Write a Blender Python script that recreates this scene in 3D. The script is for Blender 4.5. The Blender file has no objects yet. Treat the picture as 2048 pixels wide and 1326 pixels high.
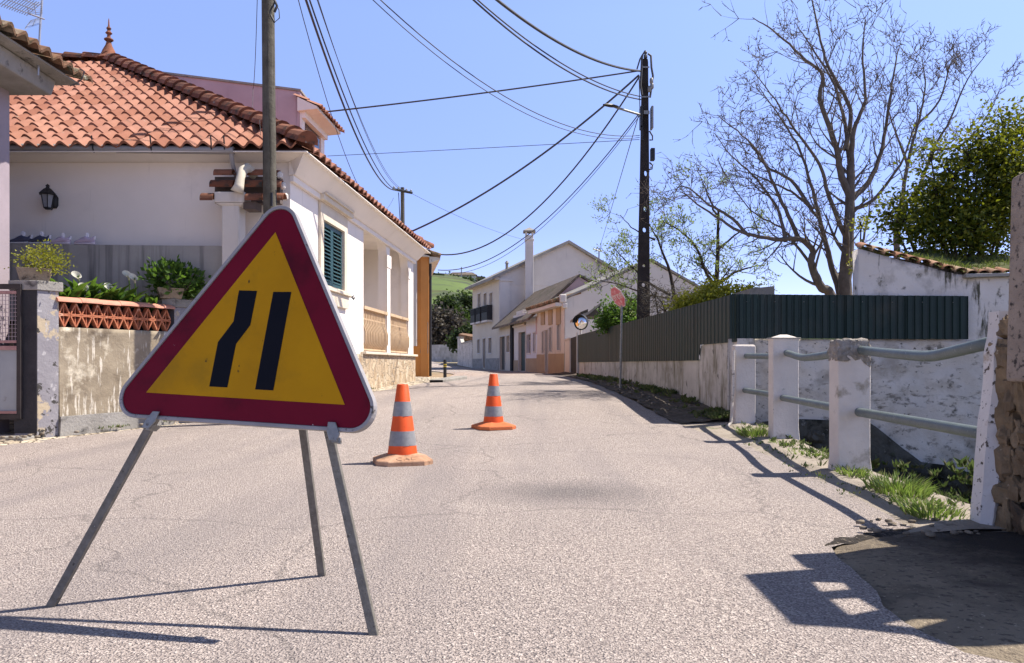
import bpy, math, random
from mathutils import Vector, Matrix, noise as mnoise
from mathutils.geometry import tessellate_polygon
from math import sin, cos, pi, radians, sqrt, floor
random.seed(7)
SC = bpy.context.scene
COL = SC.collection
V = Vector
# ------------------------------------------------------------------ camera, sky, sun
F = 1500.0; HX = 1024.0; HY = 728.0; CH = 1.0
cd = bpy.data.cameras.new("camera"); cam = bpy.data.objects.new("camera", cd); COL.objects.link(cam)
cd.sensor_width = 36; cd.lens = 36*F/2048; cd.shift_y = (HY-663)/2048.0
cd.clip_start = 0.05; cd.clip_end = 5000
cam.location = (0, 0, CH); cam.rotation_euler = (pi/2, 0, 0)
SC.camera = cam
SUN = V((.674, .16, 1.0)).normalized()
sun_el = math.asin(SUN.z); sun_az = math.atan2(SUN.x, SUN.y)
w = bpy.data.worlds.new("World"); SC.world = w; w.use_nodes = True
nt = w.node_tree; bg = nt.nodes["Background"]
sky = nt.nodes.new("ShaderNodeTexSky"); sky.sky_type = 'NISHITA'; sky.sun_disc = False
sky.sun_elevation = sun_el; sky.sun_rotation = sun_az
sky.air_density = 1.0; sky.dust_density = 0.05; sky.ozone_density = 3.2; sky.altitude = 50
tint = nt.nodes.new('ShaderNodeMix'); tint.data_type = 'RGBA'; tint.blend_type = 'MULTIPLY'; tint.inputs[0].default_value = 1; tint.inputs[7].default_value = (1.12, .94, .95, 1)
nt.links.new(sky.outputs[0], tint.inputs[6]); 
tcw = nt.nodes.new('ShaderNodeTexCoord'); spw = nt.nodes.new('ShaderNodeSeparateXYZ'); nt.links.new(tcw.outputs['Generated'], spw.inputs[0])
crw = nt.nodes.new('ShaderNodeValToRGB'); ew = crw.color_ramp.elements
ew[0].position = 0; ew[0].color = (.56, .60, .84, 1); ew[1].position = 1; ew[1].color = (.40, .35, .27, 1)
for p_, c_ in ((.18, (.62, .645, .87)), (.42, (.94, .95, 1.04)), (.52, (.95, .97, 1.02)), (.75, (.46, .41, .32))): ew.new(p_).color = (*c_, 1)
nt.links.new(spw.outputs[2], crw.inputs[0])
tm = nt.nodes.new('ShaderNodeMix'); tm.data_type = 'RGBA'; tm.blend_type = 'MULTIPLY'; tm.inputs[0].default_value = 1
nt.links.new(tint.outputs[2], tm.inputs[6]); nt.links.new(crw.outputs[0], tm.inputs[7]); nt.links.new(tm.outputs[2], bg.inputs[0]); bg.inputs[1].default_value = 0.15
sl = bpy.data.lights.new("sun", 'SUN'); so = bpy.data.objects.new("sun", sl); COL.objects.link(so)
sl.energy = 4.8; sl.angle = radians(.55); sl.color = (1, .93, .84)
so.rotation_euler = SUN.to_track_quat('Z', 'Y').to_euler(); so.location = (20, 5, 30)
SC.view_settings.view_transform = 'Standard'; SC.view_settings.look = 'None'
SC.view_settings.gamma = 1; SC.view_settings.exposure = 0.84
SC.cycles.max_bounces = 6; SC.cycles.diffuse_bounces = 3; SC.cycles.transparent_max_bounces = 12

# ------------------------------------------------------------------ materials
MATS = {}
def M(name, c1, c2=None, sc=4, rough=.85, bump=.0, bsc=40, metal=0.0, patches=(), streak=None, rnd=None, trans=None, spec=.3, coord='Position', streakdir=(7, 7, .5), spot=None):
    if name in MATS: return MATS[name]
    m = bpy.data.materials.new(name); m.use_nodes = True; MATS[name] = m
    t = m.node_tree; n = t.nodes; L = t.links
    b = n["Principled BSDF"]
    b.inputs["Roughness"].default_value = rough; b.inputs["Metallic"].default_value = metal
    b.inputs["Specular IOR Level"].default_value = spec
    if coord == 'Position': co = n.new("ShaderNodeNewGeometry").outputs["Position"]
    else: co = n.new("ShaderNodeTexCoord").outputs["Object"]
    def nz(scale, det=4, ro=.6, vec=None):
        x = n.new("ShaderNodeTexNoise"); x.inputs["Scale"].default_value = scale
        x.inputs["Detail"].default_value = det; x.inputs["Roughness"].default_value = ro
        L.new(vec if vec else co, x.inputs["Vector"]); return x.outputs["Fac"]
    def ramp(f, a, bb):
        x = n.new("ShaderNodeMapRange"); x.inputs[1].default_value = a; x.inputs[2].default_value = bb
        L.new(f, x.inputs[0]); return x.outputs[0]
    def mix(f, a, bb):
        x = n.new("ShaderNodeMix"); x.data_type = 'RGBA'
        if hasattr(f, 'links'): L.new(f, x.inputs[0])
        else: x.inputs[0].default_value = f
        for s, v in ((6, a), (7, bb)):
            if hasattr(v, 'links'): L.new(v, x.inputs[s])
            else: x.inputs[s].default_value = (*v, 1)
        return x.outputs[2]
    c2 = c2 or tuple(v*.82 for v in c1)
    col = mix(ramp(nz(sc), .3, .7), c1, c2)
    if rnd:
        a = n.new("ShaderNodeAttribute"); a.attribute_name = "rnd"
        cr = n.new("ShaderNodeValToRGB"); cr.color_ramp.interpolation = 'LINEAR'
        e = cr.color_ramp.elements
        e[0].position = 0; e[0].color = (*rnd[0], 1); e[1].position = 1; e[1].color = (*rnd[-1], 1)
        for i, q in enumerate(rnd[1:-1]):
            el = e.new((i+1)/(len(rnd)-1)); el.color = (*q, 1)
        L.new(a.outputs["Fac"], cr.inputs[0])
        mm = n.new("ShaderNodeMix"); mm.data_type = 'RGBA'; mm.blend_type = 'MULTIPLY'; mm.inputs[0].default_value = 1
        L.new(cr.outputs[0], mm.inputs[6]); L.new(col, mm.inputs[7]); col = mm.outputs[2]
    if streak:
        c, lo, hi = streak
        mp = n.new("ShaderNodeMapping"); mp.inputs["Scale"].default_value = streakdir; L.new(co, mp.inputs[0])
        col = mix(ramp(nz(1.0, 5, .65, mp.outputs[0]), lo, hi), col, c)
    for (c, s, lo, hi) in patches:
        col = mix(ramp(nz(s, 6, .62), lo, hi), col, c)
    if spot:
        (cx, cy, sx_, sy_, r0, r1, c) = spot
        s1 = n.new("ShaderNodeVectorMath"); s1.operation = 'SUBTRACT'; s1.inputs[1].default_value = (cx, cy, 0); L.new(co, s1.inputs[0])
        s2 = n.new("ShaderNodeVectorMath"); s2.operation = 'MULTIPLY'; s2.inputs[1].default_value = (sx_, sy_, 0); L.new(s1.outputs[0], s2.inputs[0])
        s3 = n.new("ShaderNodeVectorMath"); s3.operation = 'LENGTH'; L.new(s2.outputs[0], s3.inputs[0])
        s4 = n.new("ShaderNodeMath"); s4.operation = 'MULTIPLY_ADD'; s4.inputs[1].default_value = 1.1; L.new(nz(3.5, 6, .7), s4.inputs[0]); L.new(s3.outputs["Value"], s4.inputs[2])
        col = mix(ramp(s4.outputs[0], r1, r0), col, c)
    L.new(col, b.inputs["Base Color"])
    if bump:
        bp = n.new("ShaderNodeBump"); bp.inputs["Strength"].default_value = min(1, bump); bp.inputs["Distance"].default_value = .02*max(1, bump)
        L.new(nz(bsc, 5, .65), bp.inputs["Height"]); L.new(bp.outputs[0], b.inputs["Normal"])
    if trans:
        tr = n.new("ShaderNodeBsdfTranslucent"); tr.inputs[0].default_value = (*trans, 1)
        ms = n.new("ShaderNodeMixShader"); ms.inputs[0].default_value = .38
        out = n["Material Output"]; L.new(b.outputs[0], ms.inputs[1]); L.new(tr.outputs[0], ms.inputs[2]); L.new(ms.outputs[0], out.inputs[0])
    return m
def stone(name, cols, mortar, scale=3, stretch=(1, 1, 1), bump=1.0, edge=(.02, .08), rough=.9):
    m = bpy.data.materials.new(name); m.use_nodes = True; MATS[name] = m
    t = m.node_tree; n = t.nodes; L = t.links; b = n["Principled BSDF"]; b.inputs["Roughness"].default_value = rough
    b.inputs["Specular IOR Level"].default_value = .2
    g = n.new("ShaderNodeNewGeometry"); mp = n.new("ShaderNodeMapping"); mp.inputs["Scale"].default_value = stretch
    L.new(g.outputs["Position"], mp.inputs[0])
    nzn = n.new("ShaderNodeTexNoise"); nzn.inputs["Scale"].default_value = 3; L.new(mp.outputs[0], nzn.inputs[0])
    ad = n.new("ShaderNodeVectorMath"); ad.operation = 'MULTIPLY_ADD'; ad.inputs[1].default_value = (.35,)*3
    L.new(nzn.outputs["Color"], ad.inputs[0]); L.new(mp.outputs[0], ad.inputs[2])
    v = n.new("ShaderNodeTexVoronoi"); v.feature = 'DISTANCE_TO_EDGE'; v.inputs["Scale"].default_value = scale
    v2 = n.new("ShaderNodeTexVoronoi"); v2.inputs["Scale"].default_value = scale
    L.new(ad.outputs[0], v.inputs["Vector"]); L.new(ad.outputs[0], v2.inputs["Vector"])
    cr = n.new("ShaderNodeValToRGB"); e = cr.color_ramp.elements
    e[0].color = (*cols[0], 1); e[1].color = (*cols[-1], 1)
    for i, q in enumerate(cols[1:-1]): e.new((i+1)/(len(cols)-1)).color = (*q, 1)
    sp = n.new("ShaderNodeSeparateColor"); L.new(v2.outputs["Color"], sp.inputs[0]); L.new(sp.outputs[0], cr.inputs[0])
    f = n.new("ShaderNodeTexNoise"); f.inputs["Scale"].default_value = 28; f.inputs["Detail"].default_value = 5; L.new(g.outputs["Position"], f.inputs[0])
    mu = n.new("ShaderNodeMix"); mu.data_type = 'RGBA'; mu.blend_type = 'OVERLAY'; mu.inputs[0].default_value = .7
    L.new(cr.outputs[0], mu.inputs[6]); L.new(f.outputs["Fac"], mu.inputs[7])
    mr = n.new("ShaderNodeMapRange"); mr.inputs[1].default_value = edge[0]; mr.inputs[2].default_value = edge[1]; L.new(v.outputs["Distance"], mr.inputs[0])
    mx = n.new("ShaderNodeMix"); mx.data_type = 'RGBA'; mx.inputs[6].default_value = (*mortar, 1)
    L.new(mr.outputs[0], mx.inputs[0]); L.new(mu.outputs[2], mx.inputs[7]); L.new(mx.outputs[2], b.inputs["Base Color"])
    a2 = n.new("ShaderNodeMath"); a2.operation = 'MULTIPLY_ADD'; a2.inputs[1].default_value = .35
    L.new(f.outputs["Fac"], a2.inputs[0]); L.new(mr.outputs[0], a2.inputs[2])
    bp = n.new("ShaderNodeBump"); bp.inputs["Strength"].default_value = bump; bp.inputs["Distance"].default_value = .04
    L.new(a2.outputs[0], bp.inputs["Height"]); L.new(bp.outputs[0], b.inputs["Normal"])
    return m
def asphalt():
    m = bpy.data.materials.new("asphalt"); m.use_nodes = True
    t = m.node_tree; n = t.nodes; L = t.links; b = n["Principled BSDF"]; b.inputs["Roughness"].default_value = .82
    b.inputs["Specular IOR Level"].default_value = .35
    g = n.new("ShaderNodeNewGeometry").outputs["Position"]
    def nz(s, d=3, r=.6, vec=None):
        x = n.new("ShaderNodeTexNoise"); x.inputs["Scale"].default_value = s; x.inputs["Detail"].default_value = d
        x.inputs["Roughness"].default_value = r; L.new(vec or g, x.inputs[0]); return x.outputs["Fac"]
    def mr(f, a, bb, c=0, d=1):
        x = n.new("ShaderNodeMapRange"); x.inputs[1].default_value = a; x.inputs[2].default_value = bb
        x.inputs[3].default_value = c; x.inputs[4].default_value = d; L.new(f, x.inputs[0]); return x.outputs[0]
    def mix(f, a, bb, mode='MIX'):
        x = n.new("ShaderNodeMix"); x.data_type = 'RGBA'; x.blend_type = mode; L.new(f, x.inputs[0])
        for s, v in ((6, a), (7, bb)):
            if hasattr(v, 'links'): L.new(v, x.inputs[s])
            else: x.inputs[s].default_value = (*v, 1)
        return x.outputs[2]
    vo = n.new("ShaderNodeTexVoronoi"); vo.inputs["Scale"].default_value = 120; L.new(g, vo.inputs[0])
    sp = n.new("ShaderNodeSeparateColor"); L.new(vo.outputs["Color"], sp.inputs[0])
    grain = mr(sp.outputs[0], 0, 1)
    gaps = mr(vo.outputs["Distance"], .42, .85)
    col = mix(grain, (.48, .405, .355), (.80, .69, .61))
    fine = mr(nz(55, 3, .75), .34, .62)
    col = mix(fine, (.27, .215, .193), col)
    col = mix(gaps, col, (.13, .11, .105))
    bign = mr(nz(.55, 5, .6), .35, .7)
    k = n.new("ShaderNodeMath"); k.operation = 'MULTIPLY'; k.inputs[1].default_value = .30; L.new(bign, k.inputs[0])
    col = mix(k.outputs[0], col, (.23, .20, .19))
    # worn wheel tracks along the lane (slightly finer, paler)
    # round re-laid patch with a bitumen ring
    sb = n.new("ShaderNodeVectorMath"); sb.operation = 'SUBTRACT'; sb.inputs[1].default_value = (.42, 5.75, 0); L.new(g, sb.inputs[0])
    sc = n.new("ShaderNodeVectorMath"); sc.operation = 'MULTIPLY'; sc.inputs[1].default_value = (.85, 1.15, 0); L.new(sb.outputs[0], sc.inputs[0])
    ln = n.new("ShaderNodeVectorMath"); ln.operation = 'LENGTH'; L.new(sc.outputs[0], ln.inputs[0])
    ds = n.new("ShaderNodeMath"); ds.operation = 'MULTIPLY_ADD'; ds.inputs[1].default_value = .5; L.new(nz(2.2, 5), ds.inputs[0]); L.new(ln.outputs["Value"], ds.inputs[2])
    pt = mr(ds.outputs[0], .40, 1.05, .55, 0)
    col = mix(pt, col, (.085, .078, .082))
    tmp_ = n.new("ShaderNodeMapping"); tmp_.inputs["Scale"].default_value = (1.3, .10, 1); tmp_.inputs["Rotation"].default_value = (0, 0, .05); L.new(g, tmp_.inputs[0])
    trk = n.new("ShaderNodeMath"); trk.operation = 'MULTIPLY'; trk.inputs[1].default_value = .42; L.new(mr(nz(1, 4, .55, tmp_.outputs[0]), .48, .66), trk.inputs[0])
    col = mix(trk.outputs[0], col, (.23, .20, .195))
    rg = n.new("ShaderNodeMath"); rg.operation = 'ABSOLUTE'; rs0 = n.new("ShaderNodeMath"); rs0.operation = 'SUBTRACT'; rs0.inputs[1].default_value = .98
    ds2 = n.new("ShaderNodeMath"); ds2.operation = 'MULTIPLY_ADD'; ds2.inputs[1].default_value = .12; L.new(nz(1.5, 2), ds2.inputs[0]); L.new(ln.outputs["Value"], ds2.inputs[2]); L.new(ds2.outputs[0], rs0.inputs[0]); L.new(rs0.outputs[0], rg.inputs[0])
    rm = n.new("ShaderNodeMath"); rm.operation = 'MULTIPLY'; L.new(mr(rg.outputs[0], .0, -.0 + .012, .35, 0), rm.inputs[0]); L.new(mr(nz(.9, 2), .50, .62), rm.inputs[1])
    col = mix(rm.outputs[0], col, (.72, .62, .56))
    # dark oily mottles and thin cracks
    crk = n.new("ShaderNodeTexVoronoi"); crk.feature = 'DISTANCE_TO_EDGE'; crk.inputs["Scale"].default_value = .33
    wv = n.new("ShaderNodeVectorMath"); wv.operation = 'MULTIPLY_ADD'; wv.inputs[1].default_value = (.9,)*3
    nn = n.new("ShaderNodeTexNoise"); nn.inputs["Scale"].default_value = 1.3; nn.inputs["Detail"].default_value = 6; L.new(g, nn.inputs[0])
    L.new(nn.outputs["Color"], wv.inputs[0]); L.new(g, wv.inputs[2]); L.new(wv.outputs[0], crk.inputs["Vector"])
    cf = mr(crk.outputs["Distance"], .0, .008, .34, 0)
    col = mix(cf, col, (.06, .055, .055))
    L.new(col, b.inputs["Base Color"])
    h = n.new("ShaderNodeMath"); h.operation = 'MULTIPLY_ADD'; h.inputs[1].default_value = -.9; L.new(gaps, h.inputs[0]); L.new(fine, h.inputs[2])
    bp = n.new("ShaderNodeBump"); bp.inputs["Strength"].default_value = .8; bp.inputs["Distance"].default_value = .008
    L.new(h.outputs[0], bp.inputs["Height"]); L.new(bp.outputs[0], b.inputs["Normal"])
    return m

# ------------------------------------------------------------------ projection helpers (pixel of the 2048 photo -> place)
def P(px, py, Y): return V(((px-HX)/F*Y, Y, CH-(py-HY)/F*Y))
PROF = [(-60, 0), (8, 0), (9.5, .02), (10.9, .06), (12.4, .13), (15, .33), (17.4, .40), (22, .49), (28, .52), (40, .56), (51, .60), (58, .72), (70, .98), (80, 1.26), (100, 1.6)]
def gz(Y):
    def f(y):
        if y <= PROF[0][0]: return PROF[0][1]
        for (a, b), (c, d) in zip(PROF, PROF[1:]):
            if y <= c: return b+(d-b)*(y-a)/(c-a)
        return PROF[-1][1]
    return sum(f(Y+k*.35) for k in (-2, -1, 0, 1, 2))/5
class Fr:
    """vertical plane through two ground points; u along it, z up, n outward"""
    def __init__(s, A, B, flip=False):
        s.o = V((A[0], A[1], 0)); s.u = (V((B[0], B[1], 0))-s.o).normalized(); s.L = (V((B[0], B[1], 0))-s.o).length
        s.n = V((s.u.y, -s.u.x, 0))
        if flip: s.n = -s.n
    def uz(s, px, py):
        d = V(((px-HX)/F, 1, -(py-HY)/F)); c = V((0, 0, CH))
        t = (s.o-c).dot(s.n)/d.dot(s.n); p = c+d*t
        return ((p-s.o).dot(s.u), p.z)
    def w(s, u, z, d=0): return s.o+s.u*u+s.n*d+V((0, 0, z))
    def y(s, u): return s.o.y+s.u.y*u

# ------------------------------------------------------------------ mesh builder
ORG = {}
class MB:
    def __init__(s): s.v = []; s.f = []; s.r = []; s.mi = []
    def face(s, pts, r=.5, mi=0):
        i = len(s.v); s.v += [V(p) for p in pts]; s.f.append(tuple(range(i, i+len(pts)))); s.r.append(r); s.mi.append(mi)
    def mesh(s, vs, fs, r=.5, mi=0):
        i = len(s.v); s.v += [V(p) for p in vs]
        for f in fs: s.f.append(tuple(i+k for k in f)); s.r.append(r); s.mi.append(mi)
    def hexa(s, p, r=.5, mi=0):
        s.mesh(p, [(0, 3, 2, 1), (4, 5, 6, 7), (0, 1, 5, 4), (1, 2, 6, 5), (2, 3, 7, 6), (3, 0, 4, 7)], r, mi)
    def box(s, x0, x1, y0, y1, z0, z1, r=.5, mi=0):
        s.hexa([(x0, y0, z0), (x1, y0, z0), (x1, y1, z0), (x0, y1, z0), (x0, y0, z1), (x1, y0, z1), (x1, y1, z1), (x0, y1, z1)], r, mi)
    def fbox(s, fr, u0, u1, z0, z1, d0, d1, r=.5, mi=0):
        s.hexa([fr.w(u0, z0, d0), fr.w(u1, z0, d0), fr.w(u1, z0, d1), fr.w(u0, z0, d1), fr.w(u0, z1, d0), fr.w(u1, z1, d0), fr.w(u1, z1, d1), fr.w(u0, z1, d1)], r, mi)
    def slab(s, fr, loops, d0, d1, r=.5, mi=0):
        """polygon (with holes) in (u,z) of frame fr, solid between offsets d0<d1"""
        tris = tessellate_polygon([[V((a, b, 0)) for a, b in lp] for lp in loops])
        fl = [p for lp in loops for p in lp]; N = len(fl); i = len(s.v)
        s.v += [fr.w(a, b, d0) for a, b in fl]+[fr.w(a, b, d1) for a, b in fl]
        for t in tris:
            s.f.append((i+t[0], i+t[1], i+t[2])); s.f.append((i+N+t[2], i+N+t[1], i+N+t[0])); s.r += [r, r]; s.mi += [mi, mi]
        k = 0
        for lp in loops:
            n = len(lp)
            for j in range(n):
                a, b = k+j, k+(j+1) % n; s.f.append((i+a, i+b, i+N+b, i+N+a)); s.r.append(r); s.mi.append(mi)
            k += n
    def tube(s, pts, rad, n=8, r=.5, cap=True, mi=0):
        pts = [V(p) for p in pts]
        rs = rad if isinstance(rad, (list, tuple)) else [rad]*len(pts)
        i0 = len(s.v); px = None
        for k, p in enumerate(pts):
            d = (pts[min(k+1, len(pts)-1)]-pts[max(k-1, 0)])
            if d.length < 1e-9: d = V((0, 0, 1))
            d.normalize()
            if px is None: px = d.orthogonal().normalized()
            else:
                px = px-d*px.dot(d)
                if px.length < 1e-6: px = d.orthogonal()
                px.normalize()
            py = d.cross(px)
            for j in range(n):
                a = 2*pi*j/n; s.v.append(p+(px*cos(a)+py*sin(a))*rs[k])
        for k in range(len(pts)-1):
            for j in range(n):
                a = i0+k*n+j; b = i0+k*n+(j+1) % n; s.f.append((a, b, b+n, a+n)); s.r.append(r); s.mi.append(mi)
        if cap:
            s.f.append(tuple(i0+j for j in range(n))[::-1]); e = i0+(len(pts)-1)*n; s.f.append(tuple(e+j for j in range(n))); s.r += [r, r]; s.mi += [mi, mi]
    def lathe(s, c, prof, n=20, r=.5, mi=0, sx=1, sy=1, rot=0):
        c = V(c); i = len(s.v)
        for (ra, z) in prof:
            for j in range(n):
                a = 2*pi*j/n+rot; s.v.append(c+V((cos(a)*ra*sx, sin(a)*ra*sy, z)))
        for k in range(len(prof)-1):
            for j in range(n):
                a = i+k*n+j; b = i+k*n+(j+1) % n; s.f.append((a, b, b+n, a+n)); s.r.append(r); s.mi.append(mi)
        s.f.append(tuple(i+j for j in range(n))[::-1]); e = i+(len(prof)-1)*n; s.f.append(tuple(e+j for j in range(n))); s.r += [r, r]; s.mi += [mi, mi]
    def leaf(s, p, d, L, W, r=.5):
        d = d.normalized(); a = d.orthogonal().normalized(); a.rotate(Matrix.Rotation(random.uniform(0, 6.28), 3, d))
        nn = d.cross(a)
        s.face([p, p+d*L*.45+a*W+nn*W*.25, p+d*L, p+d*L*.45-a*W+nn*W*.25], r)
    def build(s, name, mat, parent=None, org=None, smooth=False, bevel=0, weld=False, **props):
        if org is None: org = ORG.get(parent.name) if parent is not None else V((0, 0, 0))
        org = V(org)
        me = bpy.data.meshes.new(name); me.from_pydata([tuple(p-org) for p in s.v], [], s.f); me.update()
        for mm in (mat if isinstance(mat, (list, tuple)) else [mat]): me.materials.append(mm)
        a = me.attributes.new("rnd", 'FLOAT', 'FACE'); a.data.foreach_set("value", s.r)
        if any(s.mi): me.polygons.foreach_set("material_index", s.mi)
        if weld or bevel:
            import bmesh
            bm = bmesh.new(); bm.from_mesh(me); bmesh.ops.remove_doubles(bm, verts=bm.verts, dist=1e-5)
            bmesh.ops.recalc_face_normals(bm, faces=bm.faces); bm.to_mesh(me); bm.free()
        if smooth:
            me.polygons.foreach_set("use_smooth", [True]*len(me.polygons))
            if smooth != 'all':
                me.set_sharp_from_angle(angle=radians(35))
        o = bpy.data.objects.new(name, me); COL.objects.link(o)
        if parent is not None: o.parent = parent
        else: o.location = org
        ORG[o.name] = org
        if bevel:
            bv = o.modifiers.new("bevel", 'BEVEL'); bv.width = bevel; bv.segments = 2; bv.limit_method = 'ANGLE'; bv.angle_limit = radians(30)
        for k, v in props.items(): o[k] = v
        return o
def tag(o, label, cat, group=None):
    o["label"] = label; o["category"] = cat
    if group: o["group"] = group
    return o
def thing(name, label, cat, loc, group=None):
    o = bpy.data.objects.new(name, None); COL.objects.link(o); o.location = loc; o.empty_display_size = .1
    ORG[o.name] = V(loc); tag(o, label, cat, group); return o
def inpoly(x, y, poly):
    c = False; n = len(poly)
    for i in range(n):
        x1, y1 = poly[i]; x2, y2 = poly[i-1]
        if (y1 > y) != (y2 > y) and x < (x2-x1)*(y-y1)/(y2-y1)+x1: c = not c
    return c
def tiles(mb, O, U, S, poly, tw=.29, tl=.42, amp=.045, sub=6, jit=.004, lift=.03):
    """wavy clay tiles: O corner at the eave, U unit along the eave, S unit up the slope, poly in (u,s)"""
    N = U.cross(S).normalized()
    if N.z < 0: N = -N
    umin = min(p[0] for p in poly); umax = max(p[0] for p in poly); smax = max(p[1] for p in poly)
    us = tw/sub
    for c in range(int(math.ceil(smax/tl))):
        s0 = c*tl; s1 = min(s0+tl*1.03, smax)
        i0 = int(floor(umin/tw))
        for i in range(i0, int(math.ceil(umax/tw))+1):
            uc = (i+.5)*tw
            r = random.random(); dz = random.uniform(-jit, jit); ds = random.uniform(-jit, jit)*2; tilt = random.uniform(-.006, .006)
            ok = [inpoly(i*tw+(k+.5)*us, s0+tl*.5, poly) for k in range(sub)]
            if not any(ok): continue
            lo = []; hi = []; dn = []
            for k in range(sub+1):
                u = i*tw+k*us; ph = k/sub
                h = amp*(1 if False else (0.5-0.5*cos(2*pi*ph))**.8)*1.9-.02
                lo.append(O+U*u+S*(s0+ds-.02)+N*(h+lift+dz)); hi.append(O+U*u+S*s1+N*(h*.92+dz+tilt)); dn.append(O+U*u+S*(s0+ds-.02)+N*(h*.9-.004))
            for k in range(sub):
                if not ok[k]: continue
                mb.face([lo[k], lo[k+1], hi[k+1], hi[k]], r); mb.face([dn[k], dn[k+1], lo[k+1], lo[k]], r*.6)
def ridge(mb, A, B, rad=.13, seg=.42, lift=.03, n=7):
    A = V(A); B = V(B); D = (B-A); Ln = D.length; D.normalize(); side = D.cross(V((0, 0, 1))).normalized(); up = side.cross(D).normalized()
    k = 0; q = 0
    while k < Ln-.05:
        e = min(k+seg*1.06, Ln); r = random.random()
        ring = []
        for (t, rr) in ((k, rad*1.12), (e, rad*.92)):
            ring.append([A+D*t+side*cos(pi*j/n)*rr+up*(sin(pi*j/n)*rr+lift-(.02 if t > k else 0)) for j in range(n+1)])
        for j in range(n): mb.face([ring[0][j], ring[0][j+1], ring[1][j+1], ring[1][j]], r)
        mb.face(ring[0], r*.5); k += seg; q += 1
def ripple(p, s): return mnoise.noise(V(p)*s)

# shared materials
m_white = M("white_plaster", (.85, .775, .70), (.79, .725, .655), 1.2, .9, .12, 60, patches=[((.70, .63, .57), 1.0, .56, .74)], streak=((.55, .50, .45), .64, .86))
m_whiteold = M("old_whitewash", (.64, .585, .52), (.50, .455, .40), 1.5, .95, .9, 9, patches=[((.36, .32, .27), 1.8, .50, .66), ((.13, .12, .10), 5.5, .60, .70), ((.10, .095, .08), 15, .62, .69)], streak=((.20, .18, .15), .555, .68), streakdir=(4.5, 4.5, 11))
m_grime = M("grimy_wall_white", (.60, .55, .49), (.47, .43, .37), 1.8, .95, .35, 16, patches=[((.25, .215, .15), 1.3, .50, .72), ((.10, .09, .08), 4, .60, .72)], streak=((.20, .175, .12), .49, .68), streakdir=(9, 5, 1.2))
m_lowwall = M("ochre_stained_render", (.36, .30, .215), (.215, .17, .115), 2.2, .95, .5, 18, patches=[((.62, .55, .42), 2.6, .56, .66), ((.13, .10, .07), 3.0, .56, .74)], streak=((.62, .56, .46), .565, .62), streakdir=(17, 17, 1.7))
m_peel = M("peeling_lilac_paint", (.29, .275, .285), (.235, .22, .235), 2, .9, .5, 14, patches=[((.44, .36, .25), 2.6, .545, .57), ((.06, .055, .05), 5.5, .595, .615), ((.44, .42, .42), 9, .60, .66)])
m_conc = M("weathered_concrete", (.34, .32, .29), (.24, .225, .20), 3, .95, .6, 30, patches=[((.07, .065, .06), 5, .58, .72)])
m_concw = M("grey_streaked_render", (.40, .375, .34), (.31, .29, .265), 2, .95, .25, 30, streak=((.12, .115, .11), .50, .75), streakdir=(7, 7, .3))
m_concdk = M("shade_and_mould_concrete", (.055, .052, .056), (.025, .024, .026), 3, .95, .4, 30, patches=[((.12, .115, .12), 4, .62, .75)])  # pillar fronts: shade painted into the colour, along with black stain
m_tile = M("terracotta_tile", (1.0, 1.0, 1.0), (.80, .78, .76), 5, .85, .25, 60, rnd=[(.25, .095, .058), (.33, .145, .092), (.40, .195, .135), (.36, .17, .12), (.29, .12, .078)], patches=[((.16, .10, .07), 2.5, .62, .78), ((.30, .26, .20), 9, .66, .74)])
m_tiledk = M("lichen_dark_tile", (1, 1, 1), (.6, .55, .5), 6, .9, .4, 50, rnd=[(.16, .06, .035), (.24, .09, .05), (.30, .13, .08), (.13, .055, .035)], patches=[((.05, .045, .035), 6, .55, .68), ((.34, .31, .25), 9, .64, .70)])
m_tileold = M("old_mossy_tile", (1, 1, 1), (.55, .5, .42), 4, .95, .5, 50, rnd=[(.18, .11, .07), (.30, .16, .10), (.24, .15, .09), (.34, .27, .20)], patches=[((.045, .05, .025), 4, .50, .62), ((.42, .38, .30), 8, .62, .68)])
m_terra = M("orange_terracotta", (.50, .185, .095), (.40, .13, .065), 5, .85, .3, 60, patches=[((.62, .36, .24), 12, .60, .68)])
m_mauve = M("mauve_render", (.50, .37, .39), (.42, .31, .33), 1.5, .95, .15, 40, streak=((.22, .17, .18), .58, .80), streakdir=(6, 6, .35))
m_mauvel = M("pale_mauve_wall", (.36, .30, .33), (.31, .26, .285), 2, .95, .2, 40, patches=[((.35, .30, .32), 3, .70, .75)])
m_metal = M("galvanised_steel", (.30, .30, .29), (.19, .19, .18), 22, .5, .15, 120, metal=.55, patches=[((.10, .085, .07), 30, .60, .7)], coord='Object')
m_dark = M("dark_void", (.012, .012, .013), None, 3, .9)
m_black = M("black_iron", (.018, .018, .02), (.03, .03, .032), 8, .5)
m_wire = M("cable_sheath", (.05, .05, .055), (.07, .07, .075), 8, .6)
m_glass = M("window_glass", (.03, .035, .04), (.05, .055, .06), 2, .08, spec=.8)
m_green = M("green_sheet", (.009, .028, .023), (.007, .021, .018), 2.5, .55, .12, 6, spec=.35, streak=((.024, .036, .032), .52, .75), streakdir=(9, 9, .4), patches=[((.035, .04, .032), 1.1, .58, .78)])
m_pipe = M("green_grey_pipe", (.15, .18, .175), (.11, .135, .13), 9, .45, .2, 90, patches=[((.32, .33, .31), 28, .64, .70), ((.10, .06, .04), 17, .68, .74)])
m_wood = M("creosoted_pole_wood", (.125, .115, .09), (.075, .066, .05), 6, .9, .9, 16, streak=((.03, .026, .02), .52, .68), streakdir=(34, 34, .8))
m_darkpole = M("dark_concrete_pole", (.040, .034, .032), (.022, .018, .018), 4, .9, .5, 40, patches=[((.26, .25, .24), 9, .69, .72)])
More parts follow.
